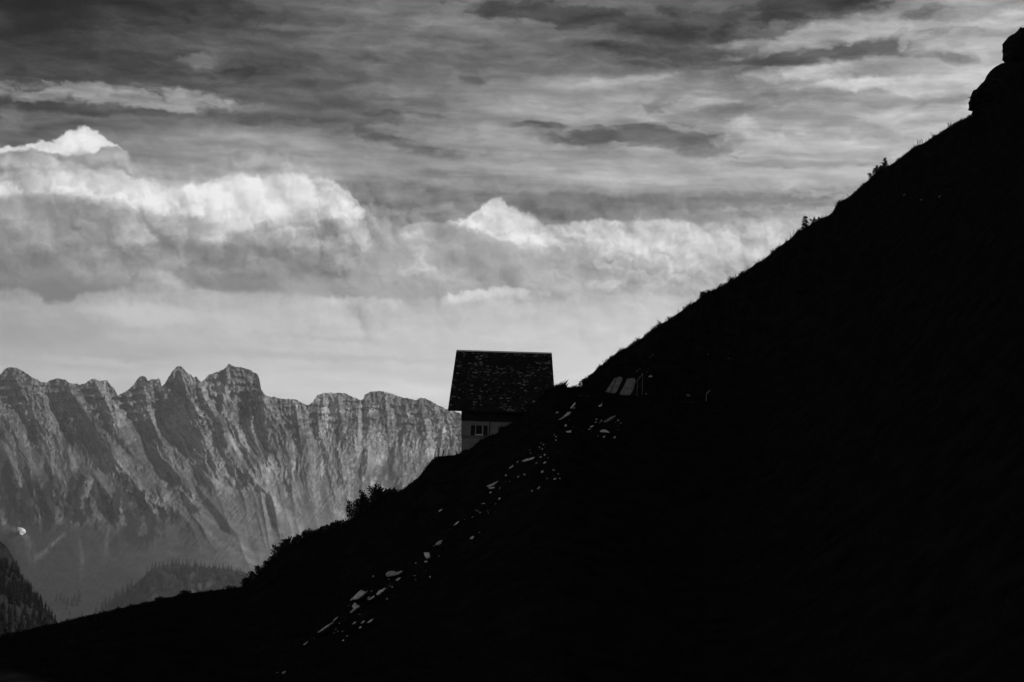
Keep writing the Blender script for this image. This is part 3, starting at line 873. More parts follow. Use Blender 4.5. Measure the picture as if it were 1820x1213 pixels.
MAT['limestone'] = mat('limestone', 0.2, 1.0, 0.14, 0.012, attr='reflectance', spec=0.0, bump=2.0, bscale=0.02)
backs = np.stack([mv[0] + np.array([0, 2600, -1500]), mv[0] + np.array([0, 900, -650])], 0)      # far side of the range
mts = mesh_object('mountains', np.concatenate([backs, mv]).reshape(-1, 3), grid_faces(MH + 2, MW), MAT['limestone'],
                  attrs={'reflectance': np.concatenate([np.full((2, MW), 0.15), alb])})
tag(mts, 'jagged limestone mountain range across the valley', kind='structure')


def on_mountain(px, py):
    j = int(np.argmin(np.abs(mu - px)))
    i = int(np.argmin(np.abs(PY[:, j] - py)))
    return Vector(mv[i, j])
# ------------------------------------------------------------------ wooded rises in the valley
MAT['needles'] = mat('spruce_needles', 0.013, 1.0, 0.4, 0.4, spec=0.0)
MAT['hazed_needles'] = mat('haze_paled_needles', 0.04, 1.0, 0.4, 0.4, spec=0.0)  # spruce needles again, with the far knoll's haze mixed into a paler colour
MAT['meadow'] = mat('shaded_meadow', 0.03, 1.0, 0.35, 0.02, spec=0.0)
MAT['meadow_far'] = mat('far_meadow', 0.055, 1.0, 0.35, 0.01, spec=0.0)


def rise(name, crest_pts, bottom, Y, depth, m, label, rough=1.5, seed=0):
    """a rise of ground standing at distance Y: its near face climbs to a crest line"""
    xs = np.array([p[0] for p in crest_pts], float); ys = np.array([p[1] for p in crest_pts], float)
    u = np.linspace(xs[0], xs[-1], 240)
    c = np.interp(u, xs, ys) + rough * fbm(u / 12, u * 0, 3, .5, seed)
    t = np.linspace(0, 1, 60)
    px = np.broadcast_to(u, (60, 240)); py = c[None, :] + (bottom - c[None, :]) * t[:, None]
    yy = Y - depth * t[:, None] ** 0.8 + 0 * px
    yy = yy + depth * 0.05 * fbm(px / 25, py / 25, 4, .5, seed + 3)
    rx, ry, rz = ray(px, py)
    k = yy / ry
    v = np.stack([rx * k, yy, rz * k], -1)
    b1 = v[0] + np.array([0, depth * 0.5, -depth * 0.3]); b2 = v[0] + np.array([0, depth * 1.5, -depth * 1.2])
    v = np.concatenate([b2[None], b1[None], v])
    o = mesh_object(name, v.reshape(-1, 3), grid_faces(62, 240), m, smooth_shade=True)
    tag(o, label, kind='structure')

    def pick(x, y):
        j = int(np.argmin(np.abs(u - x))); i = int(np.argmin(np.abs(py[:, j] - y)))
        return Vector(v[i + 2, j])
    pick.span = (xs[0], xs[-1]); pick.c = lambda x: float(np.interp(x, u, c))
    return pick


near_rise = rise('wooded_spur', [(-160, 890), (-60, 922), (-20, 940), (0, 962), (12, 972), (24, 992), (34, 1016), (46, 1032), (58, 1054), (70, 1070), (86, 1092), (100, 1106), (125, 1122), (160, 1150), (220, 1190)], 1230, 1350, 300, MAT['meadow'], 'wooded spur dropping into the valley', seed=60)
mid_rise = rise('wooded_knoll', [(120, 1135), (160, 1098), (185, 1085), (205, 1066), (230, 1048), (250, 1030), (268, 1014), (290, 1007), (312, 1003), (340, 1006), (370, 1010), (400, 1012), (430, 1016), (470, 1024), (540, 1050), (640, 1090)], 1200, 6500, 500, MAT['meadow_far'], 'broad wooded knoll in the valley', seed=70)


def spruce_mesh(name, seed, tiers=9, n=11, detail=True):
    """unit-height spruce: tapering trunk and whorls of drooping sprays"""
    r = random.Random(seed)
    v, f = [], []
    # trunk
    for q in range(5):
        a = q * 2 * math.pi / 5
        v.append((0.018 * math.cos(a), 0.018 * math.sin(a), 0)); v.append((0.002 * math.cos(a), 0.002 * math.sin(a), 0.98))
    for q in range(5):
        i, j = 2 * q, 2 * ((q + 1) % 5)
        f.append((i, j, j + 1, i + 1))
    for t in range(tiers):
        h = 0.10 + 0.86 * t / (tiers - 1)
        rad = (0.03 + 0.25 * (1 - h) ** 0.85) * r.uniform(0.8, 1.15)
        k = n if t < tiers - 2 else 5
        off = r.random() * 6.28
        for q in range(k):
            a = off + q * 2 * math.pi / k + r.uniform(-.2, .2)
            L = rad * r.uniform(0.7, 1.2); w = 0.62 * L * r.uniform(.7, 1.2)
            ca, sa = math.cos(a), math.sin(a)
            zt = h + 0.03; zd = h - 0.25 * L - 0.02
            b = len(v)
            v += [(0, 0, zt + 0.03), (L * .6 * ca - w * sa, L * .6 * sa + w * ca, zd + .02), (L * ca, L * sa, zd), (L * .6 * ca + w * sa, L * .6 * sa - w * ca, zd + .02)]
            f += [(b, b + 1, b + 2), (b, b + 2, b + 3)]
    me = bpy.data.meshes.new(name)
    me.from_pydata(v, [], f)
    me.materials.append(MAT['needles'])
    me.update()
    return me


SPR = [spruce_mesh('spruce_form', 100 + q) for q in range(5)]
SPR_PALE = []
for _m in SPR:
    _c = _m.copy(); _c.materials[0] = MAT['hazed_needles']; SPR_PALE.append(_c)


def spruce(p, h, label, group, wide=1.0):
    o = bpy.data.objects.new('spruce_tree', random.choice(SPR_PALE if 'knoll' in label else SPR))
    C.objects.link(o)
    o.location = p + Vector((0, 0, -0.04 * h))
    o.scale = (h * wide, h * wide, h)
    o.rotation_euler = (random.uniform(-.03, .03), random.uniform(-.03, .03), random.uniform(0, 6.28))
    return tag(o, label, 'tree', group)


# trees one can pick out against the brighter ground behind them
def mpp(Y): return Y / FX


for x, y, h in [(171, 1082, 16), (180, 1075, 20), (188, 1068, 20), (195, 1067, 18), (205, 1063, 18), (209, 1060, 15), (218, 1055, 17), (226, 1050, 17), (233, 1040, 18)]:
    spruce(mid_rise(x, y), h * mpp(6400), 'one of the ragged spruces climbing the left flank of the wooded knoll', 'spruces on the flank of the knoll', 1.25)
for x, h in [(262, 12), (270, 10), (276, 11), (290, 12), (304, 9), (308, 11), (314, 11), (318, 12), (324, 10), (330, 11), (336, 9), (346, 13), (357, 8), (364, 8), (372, 8), (378, 9), (384, 10), (390, 10), (396, 10), (404, 8), (412, 7), (298, 9), (284, 10)]:
    spruce(mid_rise(x, mid_rise.c(x) + 1), (h + 2) * mpp(6400), 'one of the small spruces lining the top of the wooded knoll', 'spruces along the top of the knoll', 1.05)
for x, y, h in [(100, 1062, 12), (108, 1060, 14), (114, 1066, 14), (120, 1068, 13), (128, 1072, 14), (132, 1062, 15), (140, 1064, 22), (137, 1070, 14), (146, 1095, 16), (150, 1098, 10), (118, 1078, 12), (124, 1085, 10)]:
    p = on_mountain(x, y + 6)
    spruce(p, h * mpp(p.y), 'one of the dark spruces standing in the clearing between the two woods', 'spruces in the valley clearing', 1.2)
for x, y, h in [(22, 1010, 24), (27, 1012, 26), (33, 1020, 24), (38, 1035, 24), (46, 1045, 26), (52, 1052, 26), (60, 1062, 22), (66, 1066, 24), (72, 1072, 24), (80, 1082, 22), (86, 1088, 22), (92, 1094, 20), (98, 1100, 18), (0, 1040, 26), (70, 1100, 22), (78, 1108, 20), (60, 1092, 24), (30, 1070, 26), (44, 1085, 24), (16, 1060, 26)]:
    spruce(near_rise(x, y + 8), h * mpp(1270), 'one of the nearly black spruces on the spur at the left edge', 'spruces on the dark spur', 1.15)


def forest(name, picks, label, m):
    """the rest of the wood, which reads as one dark mass"""
    V_, F_ = [], []
    base = []
    for me in SPR:
        n = len(me.vertices); a = np.zeros(n * 3); me.vertices.foreach_get('co', a)
        base.append((a.reshape(-1, 3), [tuple(p.vertices) for p in me.polygons]))
    off = 0
    for p, h, w in picks:
        a, fs = base[random.randrange(5)]
        an = random.uniform(0, 6.28); c_, s_ = math.cos(an), math.sin(an)
        q = np.stack([(a[:, 0] * c_ - a[:, 1] * s_) * h * w + p.x, (a[:, 0] * s_ + a[:, 1] * c_) * h * w + p.y, a[:, 2] * h + p.z - .05 * h], -1)
        V_.append(q); F_ += [tuple(i + off for i in f) for f in fs]
        off += len(a)
    o = mesh_object(name, [tuple(r) for r in np.concatenate(V_)], F_, m)
    return tag(o, label, kind='stuff')


pk = []
while len(pk) < 900:
    x = random.uniform(185, 520); y = random.uniform(0, 1)
    c = mid_rise.c(x)
    yy = c + 3 + (1130 - c) * y
    g = float(fbm(np.array([x / 26.0]), np.array([yy / 16.0]), 3, .5, 71)[0])
    if g > 0.42 and yy > c + 10: continue
    pk.append((mid_rise(x, yy), random.uniform(8, 12.5) * mpp(6400), 1.3))
forest('knoll_forest', pk, 'spruce wood covering the knoll in the valley', MAT['hazed_needles'])
pk = []
while len(pk) < 420:
    x = random.uniform(-140, 112); c = near_rise.c(x)
    yy = c + random.uniform(0, 1) * (1160 - c)
    g = float(fbm(np.array([x / 30.0]), np.array([(yy - 0.8 * x) / 14.0]), 3, .5, 73)[0])
    if yy < 1006 + .62 * x + 22 * g or (abs(yy - 1066 - .42 * x) < 9 + 12 * g) or g > .45: continue
    pk.append((near_rise(x, yy + 6), random.uniform(17, 26) * mpp(1270), 1.15))
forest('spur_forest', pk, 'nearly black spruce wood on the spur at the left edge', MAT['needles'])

# white patch at the foot of the cliffs
MAT['snow'] = mat('old_snow', 0.92, 0.7, 0.05, 0.2, spec=0.2)
p0 = on_mountain(36, 944)
sp = [(30.5, 938.5), (33, 937.5), (36, 938), (38.5, 938), (40, 941), (39.5, 944), (37, 946.5), (35.5, 949.5), (34, 948), (33, 944.5), (31, 942.5)]
vv = [at(x, y, p0.y - 70) for x, y in sp]
cen = sum(vv, Vector()) / len(vv)
n_ = len(vv)
ring2 = [cen + (p - cen) * 0.7 + Vector((4, -3, 3)) for p in vv]
back_ = [p + Vector((0, 60, -10)) for p in vv]
fs = [(i, (i + 1) % n_, n_ + (i + 1) % n_, n_ + i) for i in range(n_)] + [tuple(range(n_, 2 * n_))] + [((i + 1) % n_, i, 2 * n_ + i, 2 * n_ + (i + 1) % n_) for i in range(n_)]
sn = mesh_object('snow_patch', [p - cen for p in vv + ring2 + back_], fs, MAT['snow'])
sn.location = cen
tag(sn, 'small brilliant white snow patch at the foot of the left cliffs', 'snow')
# ------------------------------------------------------------------ the hut on the shoulder
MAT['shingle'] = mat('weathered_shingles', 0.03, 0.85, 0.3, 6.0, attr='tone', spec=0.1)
MAT['dark_wood'] = mat('sun_blackened_boards', 0.022, 0.9, 0.35, 3.0, spec=0.05, stretch=(1, 1, .15))
MAT['render_wall'] = mat('limewashed_wall', 0.22, 0.95, 0.16, 1.6, bump=0.01, spec=0.1)
MAT['frame_white'] = mat('white_painted_wood', 0.5, 0.6, 0.1, 4.0)
MAT['shutter'] = mat('dark_shutter_paint', 0.02, 0.8, 0.3, 4.0, spec=0.1)
MAT['ridge_rim'] = mat('painted_ridge_rim', 0.8, 0.45, 0.1, 2.0, spec=0.5)  # pale cap colour paints the bright rim along the ridge line
glass = bpy.data.materials.new('dark_window_glass'); glass.use_nodes = True
gb = glass.node_tree.nodes['Principled BSDF']
gb.inputs['Base Color'].default_value = (.004, .004, .004, 1); gb.inputs['Roughness'].default_value = 0.3; gb.inputs['Specular IOR Level'].default_value = 0.08

HY = 171.6                                     # distance of the front wall
pxm = HY / FX
o_ref = at(819.5, 806, HY)                     # foot of the front left corner
hut = empty('alpine_hut', o_ref)
tag(hut, 'small alpine hut with a steep dark shingle roof on the crest', 'hut')
WL, WD = 149 * pxm, 9.0                        # wall length and depth
zt_band = (806 - 747.5) * pxm                  # top of the pale wall
z_eave = (806 - 727.5) * pxm
zb = -3.2
yr = 4.7                                       # ridge lies above the middle
rid_l, rid_r = at(812, 624.5, HY + yr), at(980, 628.3, HY + yr)
z_ridge = (rid_l.z + rid_r.z) / 2 - o_ref.z
xl, xr = rid_l.x - o_ref.x, rid_r.x - o_ref.x
ye = -1.15                                     # eave stands out in front of the wall
e_l = at(797.2, 727.0, HY + ye)
xel = e_l.x - o_ref.x
xer = xr + (xl - xel)
z_e = e_l.z - o_ref.z
# walls: four slabs around a hollow, the front one with window openings
T = 0.35
wins = [(850.2 - 819.5, 764.6), (902.5 - 819.5, 765.5)]          # centres, photo px from the corner
ww, wh = 12.6 * pxm, 17.5 * pxm
wy0 = {}
zwin = [(806 - y) * pxm - wh / 2 for _, y in wins]
xwin = [x * pxm - ww / 2 for x, _ in wins]


def wall_front():
    v, f = [], []
    def add(x0, x1, z0, z1):
        b = len(v); v.extend(box_v(x0, x1, 0, T, z0, z1)); f.extend([tuple(i + b for i in q) for q in BOX_F])
    edges = [0.0, xwin[0], xwin[0] + ww, xwin[1], xwin[1] + ww, WL]
    for q in range(5):
        x0, x1 = edges[q], edges[q + 1]
        if q in (1, 3):
            k = 0 if q == 1 else 1
            add(x0, x1, zb, zwin[k]); add(x0, x1, zwin[k] + wh, zt_band)
        else:
            add(x0, x1, zb, zt_band)
    return mesh_object('front_wall', v, f, MAT['render_wall'], hut)


wall_front()
box('side_wall', MAT['render_wall'], hut, 0.0, T, T + .002, WD, zb, zt_band)
box('side_wall', MAT['render_wall'], hut, WL - T, WL, T + .002, WD, zb, zt_band)
box('back_wall', MAT['render_wall'], hut, T + .002, WL - T - .002, WD - T, WD - .003, zb, zt_band)
# course of timber that divides the storeys, and the board lines of the wall
zfl = (806 - 776) * pxm
box('floor_band', MAT['dark_wood'], hut, -0.02, WL + .02, -0.05, -0.002, zfl, zfl + 0.06)
box('floor_band', MAT['dark_wood'], hut, -0.02, WL + .02, -0.045, -0.002, zfl - 0.16, zfl - 0.11)
box('corner_board', MAT['render_wall'], hut, -0.07, 0.16, -0.07, -0.003, zfl + .09, zt_band - .02)
box('downpipe', MAT['dark_wood'], hut, 48.5 * pxm, 49.8 * pxm, -0.09, -0.003, 0.6, zt_band - .01)
# dark timber upper storey: upright boards, standing proud of the wall
zu1 = z_e + 0.35
x = -0.10
q = 0
while x < WL + .08:
    w = random.uniform(.24, .32)
    d = random.uniform(-.005, .012)
    box('board', MAT['dark_wood'], hut, x, min(x + w, WL + .1) - .012, -.16 - d, -.09, zt_band - .03 + random.uniform(-.012, .012), zu1)
    x += w; q += 1
box('upper_wall', MAT['dark_wood'], hut, -.095, WL + .095, -.088, WD + .05, zt_band + .004, zu1)
# gable infill under the roof, both ends
for x0, x1 in ((-.09, .08), (WL - .08, WL + .09)):
    v = [(x0, -.08, zu1 + .003), (x0, WD + .04, zu1 + .003), (x0, yr, z_ridge - .5), (x1, -.08, zu1 + .003), (x1, WD + .04, zu1 + .003), (x1, yr, z_ridge - .5)]
    mesh_object('gable', v, [(0, 2, 1), (3, 4, 5), (0, 1, 4, 3), (1, 2, 5, 4), (2, 0, 3, 5)], MAT['dark_wood'], hut)
# windows with shutters
for k in range(2):
    xw, zw = xwin[k], zwin[k]
    wn = mesh_object('window', box_v(xw, xw + ww, .16, .2, zw, zw + wh), BOX_F, MAT['dark_wood'], hut)
    fr, fd = 0.075, 0.0
    box('frame', MAT['frame_white'], wn, xw - .005, xw + .03, .03, .14, zw + .13, zw + wh - .002)
    box('frame', MAT['frame_white'], wn, xw + ww - .06, xw + ww + .012, -.02, .14, zw + .13, zw + wh - .002)
    box('frame', MAT['shutter'], wn, xw + fr + .002, xw + ww - fr - .002, .02, .14, zw + wh - .05, zw + wh - .003)
    box('sill', MAT['frame_white'], wn, xw - .05, xw + ww + .05, -.10, .14, zw - .01, zw + .128)
    box('pane', glass, wn, xw + .032, xw + ww - .062, .09, .11, zw + .13, zw + wh - .055)
    for s_ in (-1, 1):
        sw = 7.4 * pxm
        x0 = xw - .06 - sw if s_ < 0 else xw + ww + .06
        sh_ = box('shutter', MAT['shutter'], hut, x0, x0 + sw, -.062, -.003, zw - .02, zw + wh + .01)
        for t_ in range(2):
            zz_ = zw + .18 + t_ * (wh - .36)
            box('batten', MAT['shutter'], sh_, x0 + .03, x0 + sw - .03, -.085, -.0625, zz_ - .05, zz_ + .05)

# roof: deck, overlapping shingles, ridge cap, barge boards, eaves board
def roof_pt(s, t, back=False):
    """s along the ridge 0..1, t down the slope 0..1"""
    xa = xl + (xr - xl) * s; xb = xel + (xer - xel) * s
    y = yr + (ye - yr) * t
    if back:
        t = t * .72; xb = xa
        y = 2 * yr - (yr + (ye - yr) * t)
    zr = rid_l.z + (rid_r.z - rid_l.z) * s - o_ref.z
    zr = z_ridge * .75 + zr * .25
    return Vector((xa + (xb - xa) * t, y, zr + (z_e - zr) * t))


def up_n(back=False):
    n = (roof_pt(1, 0, back) - roof_pt(0, 0, back)).cross(roof_pt(0, 1, back) - roof_pt(0, 0, back)).normalized()
    return n if n.z > 0 else -n


v, f = [], []
for back in (False, True):
    n = up_n(back); b = len(v)
    for off in (-0.16, -0.02):
        for s, t in ((0, 0), (1, 0), (1, 1), (0, 1)):
            v.append(roof_pt(s, t, back) + n * off)
    f += [tuple(i + b for i in q_) for q_ in BOX_F]
roof = mesh_object('roof', v, f, MAT['dark_wood'], hut)
v, f, tone = [], [], []
rs = random.Random(5)
for back in (False, True):
    n = up_n(back)
    NRW, NSH = 50, 46
    for r_i in range(NRW):
        t0 = r_i / NRW
        s = -0.01 - rs.random() * .02
        while s < 1.0:
            w = rs.choice((.009, .014, .02, .027, .034))
            s0, s1 = max(s, 0.0), min(s + w - .0012, 1.0)
            s += w
            if s1 - s0 < .004: continue
            t1 = t0 + 1.35 / NRW + rs.uniform(-.12, .12) / NRW
            lift = rs.uniform(.0, .016)
            a, b_, c_, d_ = roof_pt(s0, t0, back), roof_pt(s1, t0, back), roof_pt(s1, min(t1, 1.006), back), roof_pt(s0, min(t1, 1.006), back)
            i = len(v)
            v += [a + n * .0, b_ + n * .0, c_ + n * (.045 + lift), d_ + n * (.045 + lift + rs.uniform(-.004, .006)), c_ + n * (.015 + lift), d_ + n * (.015 + lift)]
            f += [(i, i + 1, i + 2, i + 3), (i + 3, i + 2, i + 4, i + 5)]
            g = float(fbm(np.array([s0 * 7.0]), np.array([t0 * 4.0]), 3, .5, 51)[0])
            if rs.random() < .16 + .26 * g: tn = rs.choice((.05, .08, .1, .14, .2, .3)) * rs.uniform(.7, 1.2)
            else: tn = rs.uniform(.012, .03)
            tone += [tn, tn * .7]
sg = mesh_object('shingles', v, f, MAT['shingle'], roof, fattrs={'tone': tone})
tag(sg, kind='stuff')
# ridge cap, with the bright rim painted on
v, f = [], []
for s in (0.0 - .004, 1.004):
    a = roof_pt(s, 0); fr_, bk_ = roof_pt(s, .012), roof_pt(s, .012, True)
    v += [a + Vector((0, 0, .11)), fr_ + up_n() * .07, bk_ + up_n(True) * .07, a + Vector((0, 0, .05)), fr_ + up_n() * .05, bk_ + up_n(True) * .05]
f = [(0, 6, 7, 1), (0, 2, 8, 6), (3, 4, 10, 9), (3, 9, 11, 5), (1, 7, 10, 4), (2, 5, 11, 8), (0, 1, 4, 3), (0, 3, 5, 2), (6, 9, 10, 7), (6, 8, 11, 9)]
mesh_object('ridge_cap', v, f, MAT['ridge_rim'], roof)
for s, sx in ((0.0, -.05), (1.0, .05)):
    for back in (False, True):
        n = up_n(back)
        a, b_ = roof_pt(s, 0.001, back), roof_pt(s, 1.0, back)
        dx_ = Vector((sx, 0, 0))
        v = [a + n * .03, b_ + n * .03, b_ - n * .22, a - n * .22]
        v = v + [p + dx_ for p in v]
        mesh_object('barge_board', v, [(0, 1, 2, 3), (7, 6, 5, 4), (0, 4, 5, 1), (1, 5, 6, 2), (2, 6, 7, 3), (3, 7, 4, 0)], MAT['dark_wood'], roof)
ea, eb = roof_pt(0, 1), roof_pt(1, 1)
v = [ea + Vector((0, -.03, -.20)), eb + Vector((0, -.03, -.20)), eb + Vector((0, -.03, .01)), ea + Vector((0, -.03, .01))]
v = v + [p + Vector((0, .06, 0)) for p in v]
mesh_object('eaves_board', v, BOX_F and [(0, 1, 2, 3), (7, 6, 5, 4), (0, 4, 5, 1), (1, 5, 6, 2), (2, 6, 7, 3), (3, 7, 4, 0)], MAT['dark_wood'], roof)

# fence posts on the lip of the terrace
MAT['post'] = mat('weathered_post', 0.05, 0.95, 0.3, 8.0, spec=0.05)
for x, yb_, yt_, lean_, lb in [(772.3, 812.5, 801.5, .02, 'short fence post at the outer end of the row below the hut'), (779.8, 812, 796.5, -.01, 'tallest of the thin fence posts below the hut'),
                               (786.3, 811.5, 800.5, .03, 'short fence post just hutward of the tallest one'), (812.3, 809, 802.5, -.03, 'low fence post close beside the hut corner')]:
    b = at(x, yb_ + 3, 167.6); t = at(x, yt_, 167.6)
    h = t.z - b.z
    v, f = [], []
    for q, (z_, r_q) in enumerate([(0, .06), (h * .5, .05), (h * .96, .045), (h, .02)]):
        for w in range(7):
            an = w * 2 * math.pi / 7
            v.append((r_q * math.cos(an) + lean_ * z_ / h * 3 + .01 * math.sin(q * 3 + w), r_q * math.sin(an), z_))
    for q in range(3):
        for w in range(7):
            f.append((q * 7 + w, q * 7 + (w + 1) % 7, q * 7 + 7 + (w + 1) % 7, q * 7 + 7 + w))
    f.append(tuple(range(21, 28)))
    o = mesh_object('fence_post', v, f, MAT['post'])
    o.location = b
    tag(o, lb, 'post', 'fence posts below the hut')
# ------------------------------------------------------------------ stones, slabs and boulders
MAT['stone'] = mat('pale_limestone', 0.7, 0.9, 0.3, 5.0, bump=0.03, spec=0.15)
_t = MAT['stone'].node_tree; S.tree = _t
_oi = _t.nodes.new('ShaderNodeObjectInfo')
_cc = [n for n in _t.nodes if n.bl_idname == 'ShaderNodeCombineColor'][0]
_v = S(_cc.inputs[0].links[0].from_socket) * lin(S(_oi.outputs['Random']), 0.0, 1.0, 0.5, 1.2)      # some stones are paler than others
for _i in range(3): setin(_cc, _i, _v)
MAT['edging'] = mat('mossy_edging', 0.10, 0.95, 0.5, 3.0, spec=0.0)
MAT['slab'] = mat('grey_weathered_slab', 0.2, 0.9, 0.35, 3.0, bump=0.02, spec=0.1)
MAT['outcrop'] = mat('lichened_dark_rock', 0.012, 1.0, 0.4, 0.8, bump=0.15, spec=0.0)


def densify(pts, n):
    pts = pts + [pts[0]]
    seg = [math.hypot(pts[i + 1][0] - pts[i][0], pts[i + 1][1] - pts[i][1]) for i in range(len(pts) - 1)]
    tot = sum(seg); out = []
    for q in range(n):
        t = q * tot / n; i = 0
        while t > seg[i] and i < len(seg) - 1: t -= seg[i]; i += 1
        k = t / max(seg[i], 1e-6)
        out.append((pts[i][0] + (pts[i + 1][0] - pts[i][0]) * k, pts[i][1] + (pts[i + 1][1] - pts[i][1]) * k))
    return out


def outline_rock(name, outline, Y, depth, m, parent=None, n=16, jit=.06, lean=0.0, seed=0, rimj=0.25):
    """a solid stone whose visible face has the given outline: rounded front, body going back into the slope"""
    r = random.Random(seed)
    rim = [at(x + r.gauss(0, rimj), y + r.gauss(0, rimj), Y) for x, y in densify(outline, n)]
    cen = sum(rim, Vector()) / len(rim)
    size = sum((p - cen).length for p in rim) / len(rim)
    v, f = [], []
    prof = [(0.30, -1.0), (0.68, -.86), (0.92, -.5), (1.0, 0.0), (0.93, .6), (0.6, 1.0)]
    for sc, dp in prof:
        for p in rim:
            q = (p - cen) * (sc * (1 + (r.uniform(-jit, jit) if sc < 1 else 0)))
            dpt = dp * depth * (1 + r.uniform(-jit, jit) * 2)
            if dp < 0: dpt = dp * depth * .5
            q += Vector((0, dpt + lean * q.z, 0))
            v.append(q)
    for k in range(len(prof) - 1):
        for i in range(n):
            j = (i + 1) % n
            f.append((k * n + i, k * n + j, (k + 1) * n + j, (k + 1) * n + i))
    f.append(tuple(range(n - 1, -1, -1)))
    f.append(tuple((len(prof) - 1) * n + i for i in range(n)))
    o = mesh_object(name, v, f, m, parent)
    bm = bmesh.new(); bm.from_mesh(o.data)
    bmesh.ops.recalc_face_normals(bm, faces=bm.faces[:])
    bm.to_mesh(o.data); bm.free()
    o.location = cen
    return o, cen, size


BIG = [
    ([(685, 1021), (690, 1016), (700, 1015), (704, 1018), (714, 1014.5), (715.5, 1017), (708, 1022), (697, 1025), (688, 1025)], 'big pale blunt stone with a pointed tail, low on the dark slope'),
    ([(622, 1067), (630, 1060), (637, 1052), (641, 1049.5), (648, 1052), (654, 1050), (648, 1057), (640, 1064), (632, 1066.5)], 'large pale wedge of rock low on the slope, widest of the rubble'),
    ([(668, 1057), (674, 1050), (686, 1045), (683, 1050), (674, 1058)], 'narrow tilted pale stone beside the large wedge of rock'),
    ([(621, 1089), (629, 1083), (625, 1078), (630, 1071), (634, 1076), (640, 1078), (634, 1084), (626, 1089)], 'jagged zigzag pale stone just under the large wedge'),
    ([(652, 1067), (661, 1061), (664, 1058), (666, 1062), (660, 1066)], 'small notched stone between the wedge and the tilted stone'),
    ([(753.5, 983), (763, 982.5), (765, 991), (759, 994), (755, 989)], 'upright five-sided pale stone in the middle of the rubble'),
    ([(773, 968), (779, 962), (787, 960), (784, 967), (778, 970)], 'mottled grey stone uphill of the five-sided stone'),
    ([(864.5, 864), (872, 861), (886, 854.5), (884, 858), (876, 864), (868, 867)], 'long upper blade of the forked pale rock'),
    ([(866, 867.6), (876, 865), (881, 867), (872, 869.5)], 'short lower blade of the forked pale rock'),
    ([(806, 934), (811, 929), (817, 926), (813, 932)], 'split pale stone downhill of the forked rock'),
    ([(927, 820), (935, 816), (944, 814), (951, 811.5), (950, 815), (941, 819), (933, 821)], 'rough streak of broken pale rock below the hut'),
    ([(904, 834), (907, 830), (912, 826), (913, 829), (908, 833)], 'oval grey stone at the foot of the rough streak'),
    ([(991, 747.5), (1000, 742), (1006, 736), (1009, 731.5), (1016, 732), (1012, 738), (1003, 743), (994, 748)], 'long flared slab of rock on the bank beside the hut'),
    ([(1013, 726.5), (1018, 720), (1022, 715), (1024, 716.5), (1020, 722), (1016, 727)], 'thin steep slab above the long flared slab'),
    ([(1005, 768), (1010, 766), (1016, 764.5), (1015, 769), (1009, 770)], 'short flat pale stone level with the white boulder'),
    ([(1063.5, 770), (1067, 765.5), (1073, 763.5), (1077, 764), (1081, 767), (1084, 769.5), (1073, 769), (1067, 770)], 'bright dome-shaped boulder, whitest in the upper rubble'),
    ([(1045, 760), (1050, 757.5), (1056, 756), (1054, 758.5), (1048, 761)], 'slim pale stone lying below the fallen pole'),
    ([(1044.5, 763.5), (1049, 761.5), (1051, 762.5), (1047, 765)], 'small pale chip under the slim stone'),
    ([(1062.5, 721), (1066, 721), (1070.5, 717), (1069, 722.5), (1065, 724)], 'notched grey stone under the leaning slabs'),
    ([(1152.5, 671), (1154, 668), (1157, 666.5), (1160, 668.5), (1159, 671), (1155.5, 671)], 'bright white stone to the right of the thin wooden frame'),
    ([(834.5, 958), (837, 954.5), (841, 953), (843, 954.5), (840, 958.5)], 'rounded grey stone on the right fringe of the rubble'),
    ([(954.5, 868.5), (959, 864), (960, 867), (956, 871)], 'leaf-shaped stone to the right of the forked rock'),
    ([(591, 1104), (596, 1099), (601, 1096), (599, 1100), (594, 1104)], 'lean grey stone near the bottom of the rubble'),
    ([(564, 1124), (572, 1119), (578, 1113), (593, 1106), (592, 1108), (579, 1118), (569, 1124)], 'long dim streak of rock at the bottom of the rubble'),
    ([(625, 1110), (629, 1106), (633, 1105.5), (631, 1109)], 'small rounded stone, left of three in a row'),
    ([(641.5, 1108), (645, 1103.5), (648.5, 1104), (646, 1108)], 'small rounded stone, middle of three in a row'),
    ([(652, 1107), (657, 1103), (664, 1100), (660, 1105), (655, 1107.5)], 'small pointed stone, right of three in a row'),
    ([(539, 1146), (543, 1143), (547, 1139.5), (545, 1144), (541, 1147)], 'lone dim stone at the lower end of the rubble'),
    ([(501, 1196), (505, 1193), (508, 1193.5), (506, 1197), (502, 1198)], 'lone dim stone close to the bottom edge'),
]
for q, (ol, lb) in enumerate(BIG):
    mx_ = sum(p[0] for p in ol) / len(ol); my_ = max(p[1] for p in ol)
    p = on_hill(mx_, my_)
    hgt = (max(a[1] for a in ol) - min(a[1] for a in ol)) * p.y / FX
    o, c_, s_ = outline_rock('stone', ol, p.y - 0.1 - .25 * hgt, max(.25, hgt * .9), MAT['stone'], n=18, jit=.07, lean=1.1, seed=q)
    tag(o, lb, 'stone', 'stones in the rubble streak')

# smaller stones: a few forms, each laid separately
forms = []
for q in range(6):
    bm = bmesh.new()
    bmesh.ops.create_icosphere(bm, subdivisions=1 + q % 2, radius=.5)
    r = random.Random(40 + q)
    for v in bm.verts:
        v.co *= r.uniform(.62, 1.2)
        v.co.z = max(-.3, min(v.co.z, .32 + .06 * v.co.x))
    me = bpy.data.meshes.new('stone_form'); bm.to_mesh(me); bm.free()
    me.materials.append(MAT['stone'])
    forms.append(me)


MAT['dim_stone'] = mat('lichened_stone', 0.2, 0.95, 0.5, 3.0, spec=0.05)
dim = []
for me in forms:
    c_ = me.copy(); c_.materials[0] = MAT['dim_stone']; dim.append(c_)


